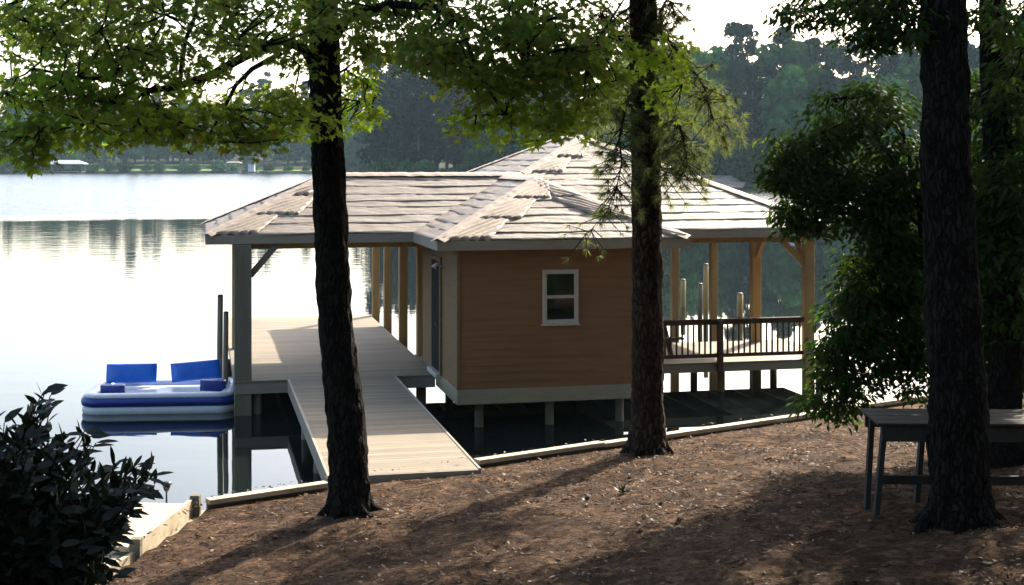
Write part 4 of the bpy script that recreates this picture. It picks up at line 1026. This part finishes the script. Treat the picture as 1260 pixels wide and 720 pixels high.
seg('R', ['leaf', 'leaf', 'pine'], (26, 264), (112, 238), 34, 14, 24, .95, 1.2, 1.2)
seg('R', ['leaf', 'pine'], (20, 268), (120, 240), 34, 32, 55, 1.2, 1.45, 2)
seg('R', ['leaf', 'leaf', 'pine'], (112, 236), (260, 225), 16, 6, 30, .9, 1.2, 1)
seg('S', ['bush'], (42, 256), (112, 236), 20, 2, 7, .8, 1.6, .3)
seg('S', ['bush'], (-30, 300), (30, 262), 22, 3, 6, .8, 1.5, .3)
seg('S', ['bush'], (20, 268), (118, 240), 30, 10, 14, 1.3, 2.1, .9)
# far boathouse, dock hut
def far_hut(px0, px1, Y, zr, name, label, wallm, roofm, zw, gable=False):
    x0, x1 = (px0-CX)/F*Y, (px1-CX)/F*Y; t = thing(name, label, 'boathouse' if 'boat' in name else 'hut', ((x0+x1)/2, Y, 0))
    w2 = (x1-x0)/2
    for sx in (-1, 1):
        for sy in (-1, 1): MB().box(sx*w2*.85-.15, sx*w2*.85+.15, sy*2-.15, sy*2+.15, -1, zw).build('post', M[wallm], t)
    MB().box(-w2*.85, w2*.85, -2, 2, .3, .6).build('deck_floor', M[wallm], t)
    MB().add([(-w2, -3, zw), (w2, -3, zw), (w2, 3, zw), (-w2, 3, zw), (-w2*.6, 0, zr), (w2*.6, 0, zr), (-w2, -3, zw-.25), (w2, -3, zw-.25), (w2, 3, zw-.25), (-w2, 3, zw-.25)],
             [(0, 1, 5, 4), (1, 2, 5), (2, 3, 4, 5), (3, 0, 4), (0, 6, 7, 1), (1, 7, 8, 2), (2, 8, 9, 3), (3, 9, 6, 0), (6, 9, 8, 7)]).build('roof', M[roofm], t)
far_hut(58, 106, 534, 5.0, 'far_boathouse', 'tiny pale roofed boathouse on the distant left shore', 'far_wall', 'far_roof', 3.6)
far_hut(279, 297, 524, 4.6, 'far_dock_shelter', 'tiny dark dock shelter on the far shore left of the near trunk', 'far_wall', 'far_wall', 3.9)
x = (309-CX)/F*524
t = thing('far_cabin', 'tiny white cabin beside the dark dock shelter on the far shore', 'cabin', (x, 525, 0))
MB().box(-1.2, 1.2, -1, 1, .6, 3.6).build('wall', M['far_roof'], t); MB().box(-1.5, 1.5, -1.3, 1.3, 3.61, 3.85).build('roof', M['far_wall'], t); MB().box(-2.5, 2.5, -1.6, 1.6, .2, .59).build('deck_floor', M['far_wall'], t)
x, Yb = (975-CX)/F*86, 86
t = thing('swim_raft', 'small pale raft floating beyond the right corner post', 'raft', (x, Yb, 0))
MB().box(-.42, .42, -.7, .7, .1, .3).build('raft_top', M['vinyl'], t); MB().tube([(-.4, 0, .05), (.4, 0, .05)], [.14, .14], 10).build('drum', M['navy'], t)

# unseen woods added behind the camera to dim the bank and fill the window glass
GRP['B'] = ('unseen broadleaf tree added to the wood behind the bank', 'wood behind the bank')
random.seed(5)
bmesh_ = {}
def greener(t):
    for c in kids(t):
        if c.name.startswith('crown'):
            if c.data not in bmesh_: m2 = c.data.copy(); m2.materials[0] = M['maple']; bmesh_[c.data] = m2
            c.data = bmesh_[c.data]
for x, y, s in ((-14, -12, .8), (-7, -16, .9), (0, -14, .8), (6, -17, 1.0), (12, -10, .85), (17, -2, .8), (20, 8, .75), (19, 19, .6), (-12, -22, 1), (9, -26, 1.1), (26, 14, .9), (15.5, 13, .55), (-4, -7, .75), (4, -8, .8), (-10, -5, .7), (9, -4, .75), (12, 3, .7), (24, 2, .9), (-3, -24, 1.2), (16, -14, 1), (-20, -16, 1), (15, 22, .5), (22, 24, .8), (-15, -4, .7)):
    t = copy_tree(random.choice(protos[('L', 'leaf')])); t['label'] = GRP['B'][0]; t['group'] = GRP['B'][1]; greener(t)
    t.location = (x, y, gz(x, y, False)-.2 if shore_d(x, y) > 0 else 0); t.scale = (s, s, s); t.rotation_euler = (0, 0, ru(0, 6))

# ------------------------------------------------------------------ haze
def haze():
    m, nt, ns, ls = nodes('lake_haze'); out = N(ns, 'ShaderNodeOutputMaterial'); v = N(ns, 'ShaderNodeVolumePrincipled')
    v.inputs['Color'].default_value = (.52, .74, .92, 1); v.inputs['Density'].default_value = .00011; v.inputs['Anisotropy'].default_value = .3
    ls.new(v.outputs[0], out.inputs['Volume'])
    tag(MB().box(-1500, 1500, -440, 1500, -3, 95, .0).build('haze', m), 'thin blue summer haze over the lake', 'haze', kind='stuff')
HAZE = True
if HAZE: haze()
